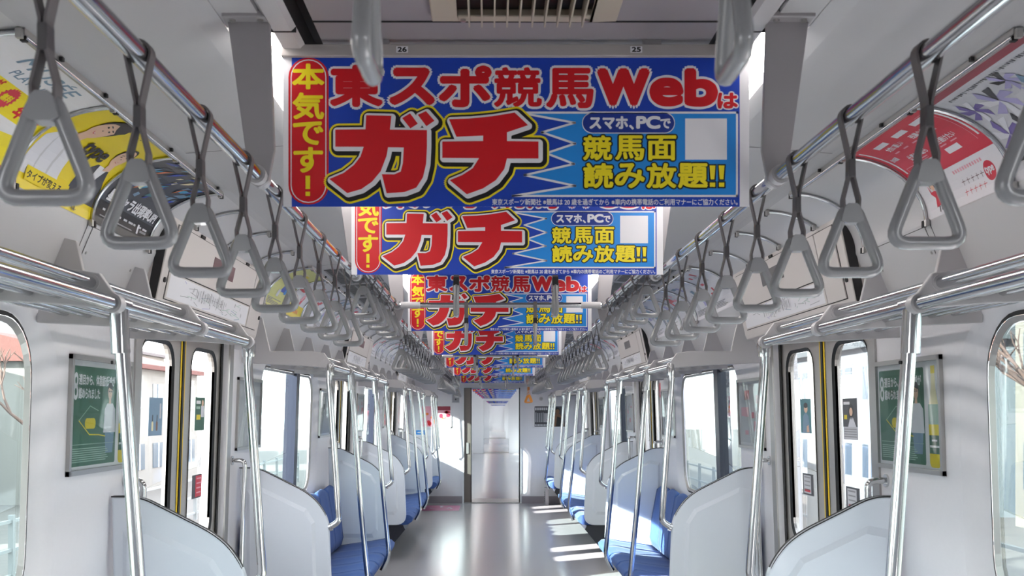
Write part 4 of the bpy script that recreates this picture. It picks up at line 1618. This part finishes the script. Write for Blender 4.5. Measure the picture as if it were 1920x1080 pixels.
mb.tube([(0, -.03, 0), (0, -.034, 0)], .018, GREYM, 16)
mb.build('button', t)
# pink floor sign with a wheelchair figure
a = Art()
a.rr(0, 'pinkp', -.29, -.42, .29, .42, .04)
a.items[-1] = (0, 'floorpink', a.items[-1][2], a.items[-1][3])
INK['floorpink'] = PINK
a.disc(1, 'white', 0, .30, .04)
a.line(1, 'white', [(0, .25), (0, .08), (.13, .08), (.17, -.12)], .035)
a.line(1, 'white', [(-.14 * math.cos(k * .3) - .02, -.02 - .17 * math.sin(k * .3) + .02) for k in range(0, 12)], .03)
tag(a.build('floor_sign', lambda u, v, l: (-.80 + u, 15.78 + v, .0012 + l)), 'pink floor sign with a white wheelchair figure by the end wall', 'floor sign')
mb = MB()
hb = thing('heater_box', 'small slotted heater box under the end bench on the right', 'heater', (.84, 16.36, 0))
mb.box(-.012, .045, -.1, .13, .0, .27, GREYM)
mb.build('casing', hb, bevel=.004)
mb = MB()
for k in range(5):
    mb.box(-.014, -.012, -.08, .11, .05 + .035 * k, .062 + .035 * k, SEAM)
mb.build('slots', hb)

# ------------------------------------------------------------------ the following cars
PIV = Vector((0, 17.0, 0))
ROT = Matrix.Rotation(-.0105, 4, 'Z')
TR = Matrix.Translation(PIV) @ ROT @ Matrix.Translation(-PIV)
def place(o, k):
    o.matrix_world = TR @ Matrix.Translation((0, 20.0 * k, 0)) @ o.matrix_world
def far_wall(s, y0, doors, wins):
    mb = MB()
    cuts = sorted([y0, y0 + 19.2] + [d - .65 for d in doors] + [d + .65 for d in doors] + [c - .82 for c in wins] + [c + .82 for c in wins])
    for p, q in zip(cuts, cuts[1:]):
        m = (p + q) / 2
        op = None
        if any(abs(m - d) < .65 for d in doors):
            op = (.86, 1.775)
        elif any(abs(m - c) < .82 for c in wins):
            op = (.88, 1.765)
        for za, zb in ((0, .86), (.86, 1.775), (1.775, 1.81)):
            if op and za == .86:
                mb.face([wp(s, p, za, .05), wp(s, q, za, .05), wp(s, q, zb, .05), wp(s, p, zb, .05)], GLASS)
                continue
            mb.face([wp(s, p, za), wp(s, q, za), wp(s, q, zb), wp(s, p, zb)], WALL)
    return mb
A0 = 17.4
fd = [A0 + 2.45 + 4.82 * k for k in range(4)]
fw = [A0 + 4.86 + 4.82 * k for k in range(3)]
base = []
mb = floor_mb(A0 - .75, A0 + 19.25)
base.append(mb.build('floor', kind='structure'))
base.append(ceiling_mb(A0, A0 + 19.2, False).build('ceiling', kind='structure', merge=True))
for s, sn in SIDES:
    base.append(far_wall(s, A0, fd, fw).build('wall_' + sn, kind='structure'))
base.append(end_wall(A0 - .08, 'wall_back'))
base.append(end_wall(A0 + 19.2, 'wall_front'))
mb = MB()                                        # bellows of the gangway
for s in (-1, 1):
    mb.box(*sorted((s * .47, s * .52)), Y1 + .08, A0 - .08, -.05, 2.0, GREYM)
mb.box(-.52, .52, Y1 + .08, A0 - .08, 1.9, 1.95, GREYM)
base.append(mb.build('wall_passage', kind='structure'))
mb = MB()
mb.box(-.47, .47, Y1 + .02, A0, .001, .010, BRUSH)
base.append(mb.build('trim_4', kind='structure'))
mb = MB()
for s in (-1, 1):
    mb.face([(s * .565, A0 + .3, 2.27), (s * .59, A0 + .3, 2.27), (s * .59, A0 + 18.9, 2.27), (s * .565, A0 + 18.9, 2.27)], LAMPM)
lampstrip = mb.build('lamp_strip', kind='structure')  # glowing lamp strips under the ceilings of the following cars, not trim
base.append(lampstrip)
for k in (1, 2):
    for o in base:
        c = o.copy()
        COL.objects.link(c)
        place(c, k)
for o in base:
    place(o, 0)
mb = MB()
mb.box(-1.45, 1.45, A0 + 59.4, A0 + 59.5, 0, 2.36, WALL)
place(mb.build('wall_end', kind='structure'), 0)
# adverts and benches of the next cars seen through the doorway
n = 0
for k in range(3):
    for j in range(8):
        c = first.copy()
        COL.objects.link(c)
        c.matrix_world = Matrix.Translation((0, A0 + 1.0 + 2.41 * j, 1.933))
        place(c, k)
        c['label'] = 'tiny blue advert seen through the end doorway, %s in the car beyond' % ordinal(n)
        c['group'] = 'adverts in the cars beyond the doorway'
        n += 1
for k in range(2):
    for s, sn in SIDES:
        for j, c0 in enumerate(fw):
            mb = MB()
            P = [(1.36, .10), (1.36, .88), (1.30, .88), (1.25, .45), (.84, .46), (.79, .40), (.85, .33), (1.05, .12)]
            mb.prism([(s * a, b) for a, b in P], c0 - 1.45, c0 + 1.45, BLUE)
            for q in (-1, 1):
                mb.prism([(s * a, b) for a, b in ((1.37, 1.18), (1.28, 1.18), (.98, 1.03), (.90, .90), (.89, .36), (1.36, .36))], c0 + q * 1.49 - .02, c0 + q * 1.49 + .02, DIVID)
            o = mb.build('long_bench')
            tag(o, 'blue bench beyond the doorway, %s on the %s of next car %s' % (ORD[j], sn, 'one' if k == 0 else 'two'), 'bench seat', 'benches in the cars beyond')
            place(o, k)

# ------------------------------------------------------------------ outside
GND = mat('ballast', (104, 97, 92), .9, noise=(6, .2, (1, 1, 1)))
mb = MB()
mb.box(-120, 120, -60, 160, -1.35, -1.25, GND)
mb.build('ground_outside', kind='structure')
def building(x, y, w_, d, h, rgb, roof, label, floors=2, cols=6, face=1):
    """face: +1 shows its windows towards +x, -1 towards -x"""
    t = thing('building', label, 'building', (x, y, -1.25), 'buildings beside the railway')
    wm = mat('render_%d_%d_%d' % rgb, rgb, .9)
    mb = MB()
    mb.box(-d / 2, d / 2, -w_ / 2, w_ / 2, 0, h, wm)
    mb.build('walls', t)
    rm = mat('roof_%d_%d_%d' % roof, roof, .8)
    mb = MB()
    mb.prism([(-d / 2 - .3, h), (-d / 2 - .3, h + .15), (0, h + d * .16), (d / 2 + .3, h + .15), (d / 2 + .3, h)], -w_ / 2 - .3, w_ / 2 + .3, rm)
    mb.build('roof', t)
    gm = mat('house_window', (70, 84, 96), .2)
    for f in range(floors):
        for c in range(cols):
            yy = -w_ / 2 + w_ * (c + .5) / cols
            z = h * (f + .35) / floors
            mb = MB()
            xx = face * (d / 2 + .02)
            mb.box(*sorted((xx, xx - face * .1)), yy - w_ / cols * .28, yy + w_ / cols * .28, z, z + h / floors * .42, gm)
            win = mb.build('window', t)
            mb = MB()
            xx = face * (d / 2 + .05)
            mb.box(*sorted((xx, xx - face * .05)), yy - .03, yy + .03, z, z + h / floors * .42, TRIMW)
            mb.build('mullion', win)
building(-17, 9, 9, 6, 4.6, (138, 128, 117), (98, 76, 68), 'cream house with brownish roof beyond the first door on the left', face=1)
building(-20, 22, 10, 7, 5.0, (140, 154, 168), (96, 102, 112), 'pale blue-grey house farther along on the left', face=1)
building(-15, 36, 12, 6, 4.2, (142, 136, 130), (106, 62, 56), 'white house with reddish roof seen through the far left windows', face=1)
building(-24, 55, 16, 8, 6.0, (160, 152, 144), (110, 100, 100), 'long beige house in the far distance on the left', face=1)
building(13, 6.0, 10, 6, 4.4, (142, 137, 131), (122, 64, 56), 'white house with red roof beyond the right door', face=-1)
building(16, 19, 11, 7, 5.2, (136, 127, 118), (104, 62, 54), 'beige house with brown roof behind the right fence', face=-1)
building(14, 33, 13, 6, 4.6, (122, 128, 134), (80, 86, 90), 'pale grey house farther along on the right', face=-1)
building(22, 52, 18, 9, 7.0, (176, 172, 168), (120, 110, 110), 'large white house in the far distance on the right', 3, 8, face=-1)
def fence(x, y0, y1, label):
    t = thing('trackside_fence', label, 'fence', (x, 0, -1.25), 'fences beside the railway')
    fm = mat('fence_white', (140, 142, 142), .6)
    mb = MB()
    for z in (1.0, .55, .15):
        mb.box(-.02, .02, y0, y1, z, z + .05, fm)
    mb.build('rails', t)
    y = y0
    while y <= y1:
        mb = MB()
        mb.box(-.04, .04, y - .04, y + .04, 0, 1.12, fm)
        mb.build('post', t)
        y += 2.0
fence(-7.5, 2, 40, 'white low fence beside the tracks on the left')
fence(6.5, 2, 40, 'white low fence beside the tracks on the right')
def tree(x, y, h, label, seed):
    t = thing('bare_tree', label, 'tree', (x, y, -1.25), 'bare trees beside the railway')
    bm_ = mat('bark_pale', (110, 86, 78), .9)
    rnd = random.Random(seed)
    mb = MB()
    mb.tube([(0, 0, 0), (.05, 0, h * .25), (0, .05, h * .5)], [.14, .11, .08], bm_, 8)
    mb.build('trunk', t)
    mb = MB()
    def grow(p, d, l, r, n):
        q = p + d * l
        mb.tube([p, (p + q) / 2 + Vector((rnd.uniform(-.05, .05), rnd.uniform(-.05, .05), 0)), q], [r, r * .8, r * .6], bm_, 5, caps=False)
        if n:
            for k in range(3):
                e = (d + Vector((rnd.uniform(-.8, .8), rnd.uniform(-.8, .8), rnd.uniform(-.1, .6)))).normalized()
                grow(q, e, l * .72, r * .6, n - 1)
    for k in range(4):
        an = k * 1.6 + rnd.random()
        grow(Vector((0, 0, h * (.3 + .06 * k))), Vector((math.cos(an), math.sin(an), 1.0)).normalized(), h * .2, .06, 3)
    mb.build('branches', t)
tree(-11, 11.5, 5.6, 'bare brown tree beyond the near left door', 3)
tree(-12.5, 16, 5.2, 'bare tree beyond the second window on the left', 5)
tree(-10.5, 24, 4.8, 'smaller bare tree farther along on the left', 8)
tree(8.0, 13.6, 5.0, 'bare tree behind the fence on the right', 9)
def mast(x, y, label):
    t = thing('catenary_mast', label, 'mast', (x, y, -1.25), 'catenary masts beside the railway')
    mb = MB()
    mb.tube([(0, 0, 0), (0, 0, 7.5)], .10, mat('mast_concrete', (140, 138, 134), .8), 10)
    mb.build('post', t)
    mb = MB()
    mb.tube([(0, 0, 6.2), (-2.4 if x > 0 else 2.4, 0, 6.5)], .04, BRUSH, 8)
    mb.build('arm', t)
mast(-5.2, 13, 'grey concrete mast beyond the second window on the left')
mast(5.0, 16, 'grey concrete mast behind the right windows')
def rails(x, label):
    t = thing('railway_track', label, 'track', (x, 0, -1.25), 'tracks beside the train')
    for q in (-.53, .53):
        mb = MB()
        mb.box(q - .035, q + .035, -20, 120, .08, .22, mat('rail_steel', (110, 92, 84), .4, .6))
        mb.build('rail', t)
    mb = MB()
    for k in range(60):
        mb.box(-1.0, 1.0, -6 + .65 * k * 1.5, -6 + .65 * k * 1.5 + .22, .0, .08, mat('sleeper', (120, 112, 106), .9))
    mb.build('sleepers', t)
rails(-3.8, 'railway track on the left of the train')
rails(3.8, 'railway track on the right of the train')
